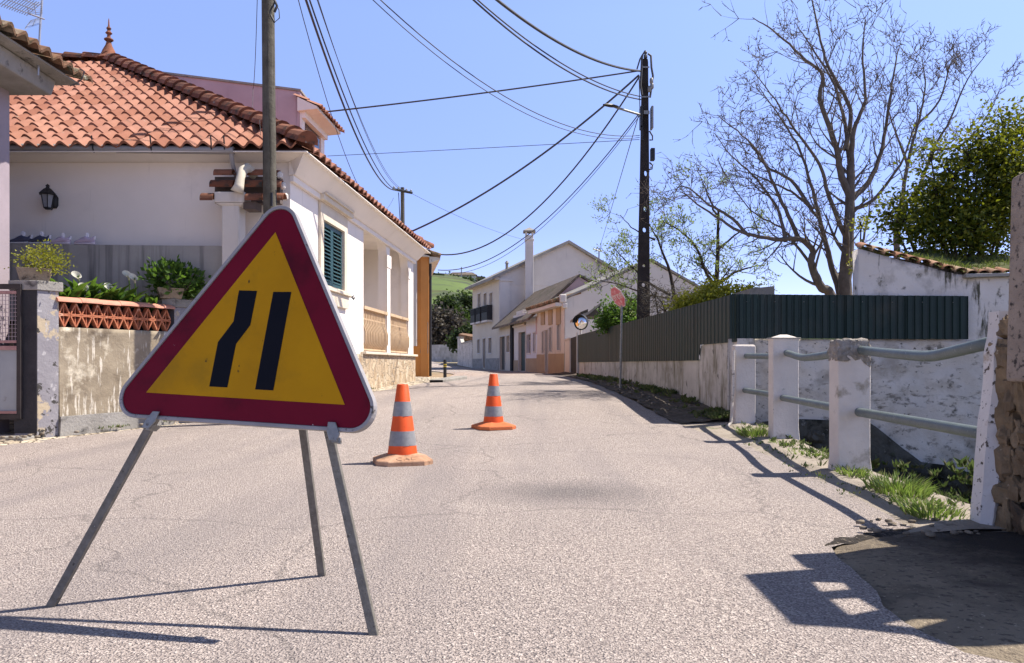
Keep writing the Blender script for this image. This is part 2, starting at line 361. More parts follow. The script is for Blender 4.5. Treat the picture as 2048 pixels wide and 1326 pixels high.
m_orangewall = M("ochre_orange_wall", (.66, .29, .085), (.58, .245, .07), 1.5, .92, .15, 30, patches=[((.35, .22, .13), 2.4, .68, .72)])
m_cream = M("cream_stone_trim", (.70, .61, .48), (.62, .53, .41), 4, .85, .1, 60)
m_shut = M("dark_green_shutter", (.022, .060, .066), (.030, .085, .092), 12, .5)
m_tan = M("tan_plinth", (.40, .31, .20), (.33, .25, .165), 2, .92, .15, 40)
m_offwhite = M("faded_white_wall", (.64, .60, .545), (.55, .51, .465), .8, .93, .2, 20, streak=((.36, .34, .32), .60, .82), streakdir=(3, 3, .4))
m_offcream = M("faded_cream_wall", (.60, .54, .44), (.52, .46, .37), .8, .93, .2, 20, streak=((.33, .30, .25), .60, .82), streakdir=(3, 3, .4))
m_pinkw = M("faded_pink_wall", (.50, .36, .35), (.38, .27, .265), 1.2, .93, .2, 20, streak=((.20, .15, .14), .52, .75), streakdir=(5, 5, .4))
m_soil = M("dark_soil", (.06, .045, .03), (.035, .027, .018), 9, .98, .8, 20)
m_stonebase = stone("irregular_stone_cladding", [(.36, .25, .15), (.56, .44, .30), (.44, .33, .22), (.62, .52, .38)], (.52, .44, .34), 6.5, (1, 1, .8), 1.0, (.01, .05))
m_rubble = stone("rough_rubble_stone", [(.11, .085, .06), (.26, .20, .135), (.17, .13, .09), (.33, .26, .18)], (.07, .055, .04), 4.2, (1, 1, .62), 1.0, (.01, .09))
m_ditch = M("mossy_ditch_masonry", (.10, .095, .08), (.05, .048, .038), 3.5, .97, 1.6, 9, patches=[((.020, .020, .014), 3.2, .50, .60), ((.04, .055, .018), 2.3, .56, .68), ((.20, .19, .17), 7, .63, .70)])
m_bark = M("grey_bark", (.15, .125, .105), (.095, .078, .064), 9, .95, .8, 24, patches=[((.19, .16, .13), 5, .60, .72)])
m_bark2 = M("dark_bark", (.055, .043, .034), (.035, .028, .022), 9, .95, .8, 24)
def leafmat(name, cols, tr): return M(name, (1, 1, 1), (.85, .85, .85), 3, .55, rnd=cols, trans=tr, spec=.3)
m_leafdk = leafmat("glossy_citrus_leaf", [(.014, .032, .006), (.03, .055, .008), (.07, .10, .012), (.24, .23, .014), (.022, .045, .008)], (.22, .25, .015))
m_leafbud = leafmat("pale_spring_leaf", [(.20, .27, .08), (.28, .35, .12), (.22, .26, .07)], (.30, .40, .10))
m_leafyel = leafmat("yellow_green_leaf", [(.12, .15, .015), (.22, .24, .02), (.30, .30, .03), (.07, .10, .012)], (.35, .36, .04))
m_leafgr = leafmat("mid_green_leaf", [(.035, .08, .015), (.06, .13, .02), (.10, .19, .03), (.025, .05, .012)], (.14, .26, .03))
m_leaffar = leafmat("far_tree_leaf", [(.025, .045, .018), (.045, .07, .022), (.018, .034, .014)], (.06, .10, .02))
m_leafbrn = leafmat("bare_brush_twigs", [(.085, .072, .058), (.115, .10, .08), (.06, .052, .042)], (.08, .07, .05))
m_grass = leafmat("fresh_grass", [(.09, .16, .02), (.15, .24, .035), (.24, .28, .07), (.30, .26, .12), (.11, .18, .03)], (.20, .30, .05))

# ------------------------------------------------------------------ the ground, road, verges
def EDG(Y):   # kerb line above the ditch (road side)
    pts = [(-10, 2.55), (4.2, 2.72), (4.7, 2.80), (6.9, 2.92), (9.6, 3.25), (11.9, 3.50), (28.5, 2.55), (40, 1.7), (51, -.70), (58, -2.9), (80, -7), (140, -15)]
    for (a, b), (c, d) in zip(pts, pts[1:]):
        if Y <= c: return b+(d-b)*(Y-a)/(c-a)
    return pts[-1][1]
m_ground = M("dirt_ground", (.30, .24, .17), (.20, .165, .11), .8, .97, .8, 14, patches=[((.07, .10, .03), 1.1, .56, .68), ((.10, .08, .06), 5, .60, .7)])
gr = MB()
ys = [-60, -20, -8, -2]+[i*.4 for i in range(0, 76)]+[31, 33, 36, 40, 44, 48, 51, 54, 58, 64, 70, 80, 90, 100, 140, 260, 600, 1500]
ys = sorted(set(ys+[4.7, 11.9]))
for y0, y1 in zip(ys, ys[1:]):
    ym = (y0+y1)/2; ditch = 4.7 <= ym <= 11.9
    def row(Y):
        e = EDG(Y); return [-1500, -300, -60, -20, -8, -5, -2, 0, 1.5 if e > 1.6 else e-.6, e] if e > .8 else [-1500, -300, -60, -30, -20, -14, -10, e-4, e-2, e]
    a, b = row(y0), row(y1)
    def zz(X, Y): return gz(Y)-.03
    for i in range(len(a)-1):
        gr.face([(a[i], y0, zz(a[i], y0)), (a[i+1], y0, zz(a[i+1], y0)), (b[i+1], y1, zz(b[i+1], y1)), (b[i], y1, zz(b[i], y1))])
    R = [9.5, 30, 80, 300, 1500]
    if ditch: gr.face([(9.5, y0, zz(0, y0)), (1500, y0, zz(0, y0)), (1500, y1, zz(0, y1)), (9.5, y1, zz(0, y1))])
    else:
        a = [EDG(y0)]+R; b = [EDG(y1)]+R
        for i in range(len(R)): gr.face([(a[i], y0, zz(a[i], y0)), (a[i+1], y0, zz(a[i+1], y0)), (b[i+1], y1, zz(b[i+1], y1)), (b[i], y1, zz(b[i], y1))])
gr.build("ground", m_ground, kind="structure", weld=True)
# road sheet
def LE(Y):
    pts = [(-30, -9), (3, -7.6), (6, -6.9), (9.2, -6.15), (10.2, -5.75), (11.6, -4.95), (14, -3.9), (18, -2.75), (22, -2.35), (26, -2.3), (34, -2.6), (44, -4.5), (54, -9.0), (62, -12), (80, -16), (100, -20)]
    for (a, b), (c, d) in zip(pts, pts[1:]):
        if Y <= c: return b+(d-b)*(Y-a)/(c-a)
    return pts[-1][1]
def RE(Y):
    pts = [(-30, 2.6), (1.5, 2.3), (2.4, 1.85), (2.62, 1.56), (2.87, 1.50), (3.32, 1.60), (3.73, 1.66), (4.1, 1.76), (4.32, 2.05), (4.5, 2.45), (6.9, 2.72), (9.4, 2.86), (11.7, 2.5), (15.7, 2.30), (20, 2.25), (28.5, 2.1), (40, 1.2), (51, -1.2), (58, -3.5), (80, -8.5), (100, -12)]
    for (a, b), (c, d) in zip(pts, pts[1:]):
        if Y <= c: return b+(d-b)*(Y-a)/(c-a)
    return pts[-1][1]
rd = MB()
ys = [-30, -10, -3]+[i*.1 for i in range(0, 130)]+[13+i*.4 for i in range(60)]+[37+i for i in range(1, 64)]
nx = 10
for y0, y1 in zip(ys, ys[1:]):
    jl0, jl1 = (.05*ripple((0, y0, 1), 2.5) for _ in (0, 1)); jl1 = .05*ripple((0, y1, 1), 2.5)
    jr0 = .05*ripple((5, y0, 1), 3.1)+.03*ripple((5, y0, 4), 11); jr1 = .05*ripple((5, y1, 1), 3.1)+.03*ripple((5, y1, 4), 11)
    for i in range(nx):
        def pt(Y, t, jl, jr):
            a = LE(Y)+jl; b = RE(Y)+jr; x = a+(b-a)*t
            return (x, Y, gz(Y)+.02*(1-(2*t-1)**4)+.004*ripple((x, Y, 0), .7))
        rd.face([pt(y0, i/nx, jl0, jr0), pt(y0, (i+1)/nx, jl0, jr0), pt(y1, (i+1)/nx, jl1, jr1), pt(y1, i/nx, jl1, jr1)])
rd.build("road", asphalt(), kind="structure", weld=True, smooth='all')
# pale concrete ramp at the bottom right, in front of the stone gate wall
m_apron = M("gravelly_concrete", (.34, .275, .195), (.23, .185, .13), 3, .95, 1.2, 55, patches=[((.13, .10, .075), 26, .54, .64), ((.16, .125, .09), 2.3, .52, .66), ((.55, .45, .33), 40, .62, .68)], spot=(3.1, 3.95, .85, .62, 1.0, 1.7, (.035, .028, .023)))  # spot: dark damp soil, with the gate wall's shade painted in
ap = MB(); rows = [-2+i*.15 for i in range(0, 46)]
for y0, y1 in zip(rows, rows[1:]):
    y1 = min(y1, 4.66)
    def ax(Y): return RE(Y)-.03+.03*ripple((3, Y, 0), 6)
    a0, a1 = ax(y0), ax(y1)
    for t0, t1 in ((0, .1), (.1, .4), (.4, 1)):
        def pt(Y, a, t):
            x = a+(3.6-a)*t; return (x, Y, gz(Y)-.012 + (.03*min(1, t*6)) + .010*ripple((x, Y, 0), 3))
        ap.face([pt(y0, a0, t0), pt(y0, a0, t1), pt(y1, a1, t1), pt(y1, a1, t0)])
    if y1 >= 4.66: break
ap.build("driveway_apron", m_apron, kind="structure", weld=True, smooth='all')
ce = MB(); n_ = 34
for i in range(n_):
    def ct(t, s):
        ax_, ay_ = 1.72+(2.66-1.72)*t, 4.12+.52*t**.8; w_ = (.05+.07*abs(ripple((t*5, 0, 0), 1.6)))*(1-abs(2*t-1)**3)+.004
        x, y = ax_+s*w_*-.35+.03*ripple((t*9, s, 0), 1), ay_+s*w_+.03*ripple((t*9, s, 5), 1); return (x, y, .010+.006*ripple((x, y, 0), 17)-.012*abs(s))
    for s0, s1 in ((-1, -.3), (-.3, .3), (.3, 1)): ce.face([ct(i/n_, s0), ct((i+1)/n_, s0), ct((i+1)/n_, s1), ct(i/n_, s1)])
ce.build("crumbled_asphalt", M("crumbled_asphalt_edge", (.07, .058, .048), (.035, .029, .025), 12, .95, 2.0, 60, patches=[((.26, .21, .16), 30, .57, .63)]), kind="structure", weld=True)
# kerb strip along the ditch
m_kerb = M("kerb_concrete", (.36, .31, .25), (.26, .22, .18), 4, .95, .8, 35, patches=[((.10, .08, .06), 7, .58, .7), ((.08, .11, .03), 3, .62, .72)])
kb = MB(); yk = [4.4+i*.25 for i in range(31)]
for y0, y1 in zip(yk, yk[1:]):
    q = []
    for Y in (y0, y1):
        e = EDG(Y); j = .03*ripple((e, Y, 2), 3)
        q.append([(RE(Y)-.02+j, Y, gz(Y)-.01), (e-.06+j, Y, gz(Y)+.035+.02*ripple((e, Y, 0), 5)), (e+.34+j, Y, gz(Y)+.03), (e+.36+j, Y, gz(Y)-1.6)])
    for k in range(3): kb.face([q[0][k], q[0][k+1], q[1][k+1], q[1][k]])
kb.face([(2.3, 4.4, -.5), (3.2, 4.4, -.5), (3.2, 4.4, .03), (2.3, 4.4, 0)])
kb.build("kerb", m_kerb, kind="structure", weld=True)
# ditch bed and its near end
db = MB()
n1 = 26; n2 = 16
def dz(x, y): return -1.45+.16*ripple((x, y, 0), 1.3)+.08*ripple((x, y, 3), 4)+.6*max(0, (x-6.5)/3)
for i in range(n1):
    for j in range(n2):
        def q(a, b):
            y = 4.4+7.9*a/n1; x = EDG(y)+.2+(10-EDG(y))*b/n2; return (x, y, dz(x, y))
        db.face([q(i, j), q(i, j+1), q(i+1, j+1), q(i+1, j)])
db.face([(2.8, 4.55, -1.7), (10, 4.55, -1.7), (10, 4.55, -.05), (2.8, 4.55, -.05)])
db.build("ditch_bed", M("ditch_mud", (.05, .055, .03), (.03, .035, .02), 2, .95, .9, 9, patches=[((.09, .13, .03), 1.5, .55, .68)]), kind="structure", weld=True)
# cobbled gutter strips: left foot of the walls, right verge
m_cob = stone("limestone_cobbles", [(.50, .42, .31), (.62, .54, .42), (.40, .33, .24)], (.18, .14, .10), 7.5, (1, 1, 1), 1.0, (.01, .09))
m_verge = M("dark_verge_dirt", (.13, .105, .08), (.075, .06, .045), 4, .97, 1.5, 13, patches=[((.20, .17, .13), 6, .58, .66), ((.035, .03, .022), 9, .56, .66), ((.06, .08, .025), 2.4, .60, .72)])
m_verge_unused = stone("dark_broken_cobbles", [(.13, .105, .08), (.20, .17, .13), (.085, .07, .055), (.07, .08, .03)], (.06, .052, .04), 6.5, (1, 1, 1), 1.0, (.01, .12))
def strip(name, fa, fb, y0, y1, mat, h0, h1, amp=.03, step=.2, nx=4):
    mb = MB(); n = int((y1-y0)/step)
    for i in range(n):
        ya, yb = y0+(y1-y0)*i/n, y0+(y1-y0)*(i+1)/n
        for k in range(nx):
            def q(Y, t):
                x = fa(Y)+(fb(Y)-fa(Y))*t; return (x, Y, gz(Y)+h0+(h1-h0)*t+amp*ripple((x, Y, 0), 4))
            mb.face([q(ya, k/nx), q(ya, (k+1)/nx), q(yb, (k+1)/nx), q(yb, k/nx)])
    return mb.build(name, mat, kind="structure", weld=True)
strip("gutter_strip", lambda Y: LE(Y)-2.2, lambda Y: LE(Y)+.22, 5, 27, m_cob, .075, -.012, .02)
strip("verge", lambda Y: RE(Y)+.02+.10*ripple((2, Y, 0), 1.7), lambda Y: EDG(Y)+.3, 11.45, 34, m_verge, .01, .10, .03, .09, 7)
class Pl(Fr):
    """tilted plane through three points; a along A->B, b up towards C"""
    def __init__(s, A, B, C):
        s.o = V(A); s.u = (V(B)-s.o).normalized(); n = s.u.cross(V(C)-s.o).normalized()
        s.n = n if n.y < 0 else -n; s.v = s.n.cross(s.u)
        if s.v.z < 0: s.v = -s.v
    def uz(s, px, py):
        d = V(((px-HX)/F, 1, -(py-HY)/F)); c = V((0, 0, CH)); t = (s.o-c).dot(s.n)/d.dot(s.n); p = c+d*t
        return ((p-s.o).dot(s.u), (p-s.o).dot(s.v))
    def w(s, u, z, d=0): return s.o+s.u*u+s.v*z+s.n*d
def roundpoly(pts, rad, n=8):
    out = []
    for i in range(len(pts)):
        p = V(pts[i]); a = V(pts[i-1]); b = V(pts[(i+1) % len(pts)])
        r = rad if not isinstance(rad, list) else rad[i]
        if r <= 0: out.append(tuple(p)); continue
        da = (a-p).normalized(); dbb = (b-p).normalized(); ang = math.acos(max(-1, min(1, da.dot(dbb))))
        t = r/math.tan(ang/2); s0 = p+da*t; c = p+(da+dbb).normalized()*(r/sin(ang/2))
        a0 = math.atan2(s0.y-c.y, s0.x-c.x); s1 = p+dbb*t; a1 = math.atan2(s1.y-c.y, s1.x-c.x)
        dd = (a1-a0+pi) % (2*pi)-pi
        for k in range(n+1): out.append((c.x+r*cos(a0+dd*k/n), c.y+r*sin(a0+dd*k/n)))
    return out
# ------------------------------------------------------------------ WARNING SIGN
SP = Pl(P(250, 834, 3.01), P(745, 868, 2.74), P(571, 405, 3.06))
m_sgrim = M("sign_rim_paint", (.34, .32, .32), (.25, .24, .24), 8, .6, .1, 60, spec=.2, patches=[((.07, .06, .055), 26, .62, .68)])
m_red = M("sign_red_sheeting", (.155, .0035, .018), (.125, .0025, .014), 3, .6, .05, 60, spec=.12, patches=[((.50, .40, .40), 34, .715, .73), ((.05, .004, .01), 3, .52, .75)])
m_yel = M("sign_yellow_sheeting", (.50, .245, .002), (.42, .20, .002), 3, .6, .05, 60, spec=.12, patches=[((.07, .045, .012), 19, .665, .70), ((.20, .12, .01), 2.2, .50, .75)])
m_blk = M("sign_black_film", (.003, .004, .008), (.006, .006, .010), 5, .6, spec=.1, patches=[((.30, .28, .22), 40, .735, .75)])
sg = thing("warning_sign", "triangular yellow and red road narrows warning sign on a three-legged steel stand", "warning sign", (SP.o.x+.5, 3.1, 0))
tri = [SP.uz(*p) for p in ((570.6, 378), (198.6, 831), (775.8, 869.6))]
def scaled(tr, d):   # inset each edge by d metres
    c = sum((V(p) for p in tr), V((0, 0)))/3; out = []
    ln = []
    for i in range(3):
        a = V(tr[i]); b = V(tr[(i+1) % 3]); e = (b-a).normalized(); nn = V((-e.y, e.x))
        if nn.dot(c-a) < 0: nn = -nn
        ln.append((a+nn*d, e))
    for i in range(3):
        (p, e), (q, f) = ln[i-1], ln[i]
        t = ((q.x-p.x)*f.y-(q.y-p.y)*f.x)/(e.x*f.y-e.y*f.x); out.append((p.x+e.x*t, p.y+e.y*t))
    return out
RO = .088
outer = roundpoly(tri, RO, 12); inner = roundpoly(scaled(tri, .0135), RO-.0135, 12); inner2 = roundpoly(scaled(tri, .0137), RO-.0137, 12)
b = MB(); b.slab(SP, [outer, inner[::-1]], -.030, .004); b.slab(SP, [inner2], -.010, -.004); b.build("rim", m_sgrim, sg, bevel=.002)
b = MB(); b.slab(SP, [roundpoly(scaled(tri, .016), RO-.016, 12)], -.0035, -.001); b.build("red_border", m_red, sg)
b = MB(); b.slab(SP, [[SP.uz(*p) for p in ((551, 464.5), (292.5, 785), (689.5, 809.5))]], -.0005, .0008)
b.build("yellow_field", m_yel, sg)
m_bord = M("sign_pale_edge_line", (.40, .15, .05), (.3, .1, .04), 5, .6)
for lp in (((478.4, 581), (514.5, 582), (501, 650.6), (472.5, 688), (455, 775), (419, 773), (436.5, 684), (467.5, 643)), ((547, 584), (583, 584), (547, 781), (510.6, 779))):
    b = MB(); b.slab(SP, [[SP.uz(*p) for p in lp]], .0011, .0018); k = b.build("black_bar", m_blk, sg)
T = P(548, 432, 3.17)
def strut(mb, A, B, w, d):
    D = (B-A).normalized(); s = D.cross(V((0, 1, 0))).normalized(); t = D.cross(s).normalized(); s *= w/2; t *= d/2
    mb.hexa([A-s-t, A+s-t, A+s+t, A-s+t, B-s-t, B+s-t, B+s+t, B-s+t])
feet = [P(97, 1219, 3.03), P(750, 1274, 2.72), P(645, 1157, 3.48)]
m_leg = M("worn_steel_leg", (.20, .185, .16), (.12, .11, .092), 30, .6, .15, 90, metal=.2, patches=[((.07, .06, .05), 45, .62, .68), ((.45, .44, .43), 60, .68, .72)])
for i, f_ in enumerate(feet):
    f_.z = .002; tt = T+V(((-.03, .03, 0)[i], (0, 0, .02)[i], 0))
    b = MB(); strut(b, f_, tt, .033, .028); b.build("leg", m_leg, sg, bevel=.003)
for (px, py, tilt) in ((306, 838, .3), (668, 861, -.2)):
    a, c = SP.uz(px, py)
    b = MB()
    dx = tilt*.05
    b.slab(SP, [[(a-.014+dx, c+.030), (a+.016+dx, c+.030), (a+.026-dx*.4, c-.012), (a+.012-dx, c-.040), (a-.020-dx, c-.038), (a-.024, c-.006)]], .0045, .012)
    b.slab(SP, [[(a-.015, c-.022), (a+.015, c-.022), (a+.010-dx, c-.045), (a-.010-dx, c-.045)]], -.04, .004)
    b.build("clamp", m_metal, sg, bevel=.002)
# ------------------------------------------------------------------ CONES
m_cone = M("cone_orange_plastic", (.78, .10, .012), (.66, .075, .01), 6, .55, .1, 50, coord='Object', spec=.35, patches=[((.35, .07, .02), 9, .64, .74)])
m_band = M("cone_grey_reflective", (.20, .205, .21), (.30, .30, .30), 14, .5, .1, 60, coord='Object', patches=[((.06, .06, .06), 22, .64, .69)])
m_cbase1 = M("dusty_cone_base", (.50, .31, .20), (.34, .18, .10), 8, .9, .3, 40, coord='Object', patches=[((.16, .11, .08), 9, .55, .70)])
m_cbase2 = M("orange_cone_base", (.58, .17, .06), (.48, .125, .045), 8, .85, .3, 40, coord='Object')
def cone(label, loc, rz, mb_, lettering):
    t = thing("traffic_cone", label, "traffic cone", loc, "orange traffic cones on the road")
    def rad(z): return .148-(.148-.056)*(z-.09)/(.78-.09)
    R = Matrix.Rotation(rz, 4, 'Z')
    b = MB(); prof = [(rad(.085), .085), (rad(.78), .78), (rad(.78)-.006, .787), (rad(.78)-.014, .780), (rad(.6)-.012, .6)]
    b.lathe(loc, prof, 36); b.build("cone_body", m_cone, t, smooth=True)
    for (z0, z1) in ((.184, .327), (.474, .617)):
        b = MB(); n = 36; i = []
        for k in range(5):
            z = z0+(z1-z0)*k/4
            i.append((rad(z)+.0022, z))
        b.lathe(loc, i, n)
        for v in b.v:   # ragged lower edge
            if abs(v.z-(loc[2]+z0)) < 1e-4: v.z += .006*ripple(v*9, 3)
        b.build("reflective_band", m_band, t, smooth=True)
    b = MB(); h = .275; c = .10
    oc = [(h-c, -h), (h, -h+c), (h, h-c), (h-c, h), (-h+c, h), (-h, h-c), (-h, -h+c), (-h+c, -h)]
    rings = [(1, .004), (1.0, .045), (.97, .056)]
    vs = []
    for (s, z) in rings:
        for (x, y) in oc: vs.append(V(loc)+R @ V((x*s, y*s, z)))
    for (x, y) in oc:
        a = math.atan2(y, x); vs.append(V(loc)+R @ V((cos(a)*.152, sin(a)*.152, .105)))
    for (x, y) in oc:
        a = math.atan2(y, x); vs.append(V(loc)+R @ V((cos(a)*.13, sin(a)*.13, .112)))
    fs = [(k*8+j, k*8+(j+1) % 8, (k+1)*8+(j+1) % 8, (k+1)*8+j) for k in range(4) for j in range(8)]+[tuple(range(8))[::-1], tuple(range(32, 40))]
    b.mesh(vs, fs); base = b.build("base", mb_, t, bevel=.004)
    if lettering:   # worn raised letters moulded on the sloping side of the base
        cu = bpy.data.curves.new("lettering", 'FONT'); cu.body = "CAL"; cu.size = .085; cu.extrude = .0025; cu.align_x = 'CENTER'; cu.space_character = 1.3
        to = bpy.data.objects.new("tmp", cu); COL.objects.link(to); dg = bpy.context.evaluated_depsgraph_get()
        me = bpy.data.meshes.new_from_object(to.evaluated_get(dg)); COL.objects.unlink(to); bpy.data.objects.remove(to)
        A = R @ V((0, -h*.97, .056)); B_ = R @ V((0, -.152*cos(pi/8), .105)); up = (B_-A).normalized(); sd = R @ V((1, 0, 0)); nn = sd.cross(up).normalized()
        nb = MB(); mid = V(loc)+A+up*.018+nn*.001
        nb.mesh([mid+sd*v.co.x+up*v.co.y+nn*v.co.z for v in me.vertices], [tuple(p.vertices) for p in me.polygons])
        nb.build("lettering", mb_, base)
    return t
cone("nearer orange cone with dusty tan base and two grey bands", (P(805, 926, 7.45).x, 7.45, gz(7.45)+.012), radians(16), m_cbase1, True)
cone("farther orange cone with clean orange base standing mid-road", (P(987, 857, 10.75).x, 10.75, gz(10.75)+.012), radians(24), m_cbase2, False)
# ------------------------------------------------------------------ CONCRETE POSTS AND RAILS
import bmesh
def lump(mb, cx, cy, cz, sx, sy, sz, seed, amp=.25, r=.5, cuts=5):
    bm = bmesh.new(); bmesh.ops.create_cube(bm, size=2); bmesh.ops.subdivide_edges(bm, edges=bm.edges, cuts=cuts, use_grid_fill=True)
    for v in bm.verts:
        c = v.co; l = c.length; c2 = c*(.35+.65/max(l, .01)) if l > 1 else c
        k = 1+amp*ripple(c+V((seed, seed*.7, 0)), 1.1)+amp*.4*ripple(c+V((seed, 0, 3)), 3)
        v.co = V((cx+c2.x*sx*k, cy+c2.y*sy*k, cz+c2.z*sz*k))
    mb.mesh([v.co.copy() for v in bm.verts], [tuple(v.index for v in f.verts) for f in bm.faces], r); bm.free()
m_post = M("whitewashed_post", (.68, .615, .545), (.58, .52, .46), 3, .95, .5, 22, patches=[((.30, .26, .20), 3.2, .60, .70), ((.10, .09, .07), 7, .66, .72)])
m_brok = M("exposed_pebble_concrete", (.40, .36, .31), (.22, .195, .165), 16, .98, 1.6, 26, patches=[((.42, .39, .35), 22, .60, .66)])
def post(label, x0, x1, y0, y1, z0, z1, cap):
    t = thing("guard_post", label, "guard post", ((x0+x1)/2, (y0+y1)/2, z0), "whitewashed concrete posts of the roadside railing")
    b = MB(); n = 9
    for k in range(n):   # slightly uneven faces
        pass
    def ring(z, g=0, f=1):
        out = []
        cx, cy = (x0+x1)/2, (y0+y1)/2
        for (sx, sy) in ((-1, -1), (0, -1), (1, -1), (1, 0), (1, 1), (0, 1), (-1, 1), (-1, 0)):
            x = cx+sx*((x1-x0)/2*f+g); y = cy+sy*((y1-y0)/2*f+g); j = .008*ripple((x*3, y*3, z), 3)
            out.append(V((x+j, y+j, z)))
        return out
    zs = [z0-.3]+[z0+(z1-.0-z0)*k/8 for k in range(9)]
    rs = [ring(z, .03 if i < 1 else (.012 if i == 1 else 0)) for i, z in enumerate(zs)]
    if cap == 'pyr': rs += [ring(z1+.02, .012), ring(z1+.05, 0, .7), ring(z1+.075, 0, .25)]
    elif cap == 'brk': rs = rs[:-1]
    else: rs += [ring(z1+.02, -.02)]
    vs = [v for r in rs for v in r]; fs = [(k*8+j, k*8+(j+1) % 8, (k+1)*8+(j+1) % 8, (k+1)*8+j) for k in range(len(rs)-1) for j in range(8)]
    fs += [tuple(range(8))[::-1], tuple(range(len(vs)-8, len(vs)))]
    b.mesh(vs, fs); b.build("shaft", m_post, t, smooth=True, bevel=.01)
    if cap == 'brk':   # crumbled head: a lump of bare aggregate
        b = MB(); import bmesh
        bm = bmesh.new(); bmesh.ops.create_cube(bm, size=1); bmesh.ops.subdivide_edges(bm, edges=bm.edges, cuts=9, use_grid_fill=True)
        zt = zs[-2]
        for v in bm.verts:
            c = v.co; k = 1-.25*max(0, c.z)*(abs(c.x)+abs(c.y))
            p = V(((x0+x1)/2+c.x*(x1-x0+.005)*k, (y0+y1)/2+c.y*(y1-y0+.005)*k, zt+.05+c.z*.19))
            if c.x > .2 and c.z < -.2: p.z -= .12*(c.x-.2)*2
            p += V((1, 1, 1))*.016*ripple(p*1.0, 13)+V((ripple(p, 22), ripple(p+V((5, 0, 0)), 22), ripple(p+V((0, 5, 0)), 22)))*.018
            v.co = p
        b.mesh([v.co.copy() for v in bm.verts], [tuple(v.index for v in f.verts) for f in bm.faces]); bm.free()
        b.build("broken_head", m_brok, t, smooth='all')
    elif cap == 'pyr':
        b = MB(); b.hexa([ring(z1+.02, .022)[i] for i in (0, 2, 4, 6)]+[ring(z1+.036, .018)[i] for i in (0, 2, 4, 6)])
        b.build("cap", m_conc, t, bevel=.006)
    return t
post("nearest whitewashed post with a crumbled bare concrete head", 2.952, 3.245, 6.78, 6.99, .0, 1.235, 'brk')
post("middle whitewashed post with a shallow pointed cap", 3.306, 3.635, 9.5, 9.68, .03, 1.30, 'pyr')
post("farthest whitewashed post against the corner of the wall", 3.335, 3.64, 11.2, 11.4, .07, 1.27, 'flat')
def rail(label, pts, r=.040):
    q = [V(p) for p in pts]; pp = []
    for i in range(len(q)-1):
        a, b2 = q[i], q[i+1]
        for k in range(6): pp.append(a.lerp(b2, k/6))
    pp.append(q[-1])
    for _ in range(2): pp = [pp[0]]+[(pp[i-1]+pp[i]*2+pp[i+1])/4 for i in range(1, len(pp)-1)]+[pp[-1]]
    b = MB(); b.tube(pp, r, 14); o = b.build("guard_rail", m_pipe, org=pp[0], smooth=True)
    return tag(o, label, "guard rail", "bent grey-green pipe rails between the posts")
rail("bent upper pipe from the nearest post to the stone gate wall", [P(1712, 699, 6.93), P(1770, 706, 6.2), P(1862, 714, 5.35), P(1962, 690, 4.72), P(1990, 683, 4.66)])
rail("straight lower pipe from the nearest post to the stone gate wall", [P(1706, 822, 6.93), P(1950, 864, 4.76), P(1985, 871, 4.66)])
rail("bent upper pipe between the middle post and the nearest post", [P(1570, 705, 9.6), P(1605, 716, 8.6), P(1645, 712, 7.6), P(1690, 702, 6.95)])
rail("lower pipe between the middle post and the nearest post", [P(1562, 795, 9.6), P(1690, 819, 6.95)])
rail("upper pipe between the farthest post and the middle post", [P(1488, 712, 11.35), P(1552, 713, 9.6)])
rail("lower pipe between the farthest post and the middle post", [P(1485, 780, 11.35), P(1550, 790, 9.6)])
b = MB(); dp_ = [P(1467, 700, 11.15), P(1466, 780, 11.15), P(1462, 845, 11.1), P(1452, 856, 11.0), P(1440, 861, 10.9)]
b.tube(dp_, .022, 8); tag(b.build("drain_pipe", m_whiteold, org=dp_[0], smooth=True), "thin white drain pipe running down the wall corner to the kerb", "drain pipe")
# ------------------------------------------------------------------ LONG LOW WALL + FENCE SHEETS
WA = (3.52, 11.72); WB = (2.55, 28.6); LW = Fr(WA, WB, flip=False)
if LW.n.x > 0: LW.n = -LW.n
lw = thing("roadside_wall", "long low stained whitewashed wall along the road under the green fence", "wall", (3.5, 12, gz(12)))
zt = 1.085
u_step = LW.uz(1400, 700)[0]
b = MB()
loop = [(0, gz(12)-.4)]+[(LW.L*k/12, gz(LW.y(LW.L*k/12))-.3) for k in range(1, 13)]+[(LW.L, zt)]+[(u_step+(LW.L-u_step)*k/10, zt+.012*ripple((k*3.3, 0, 0), 1)) for k in range(9, -1, -1)]+[(u_step-.05, 1.33), (u_step*.6, 1.385), (.25, 1.40), (0, 1.40)]
b.slab(LW, [loop], -.28, 0); b.build("wall_body", m_grime, lw)
b = MB(); b.fbox(LW, LW.L-.02, LW.L+.2, gz(29)-.2, 2.05, -.3, .03); b.build("end_pillar", m_offwhite, lw)
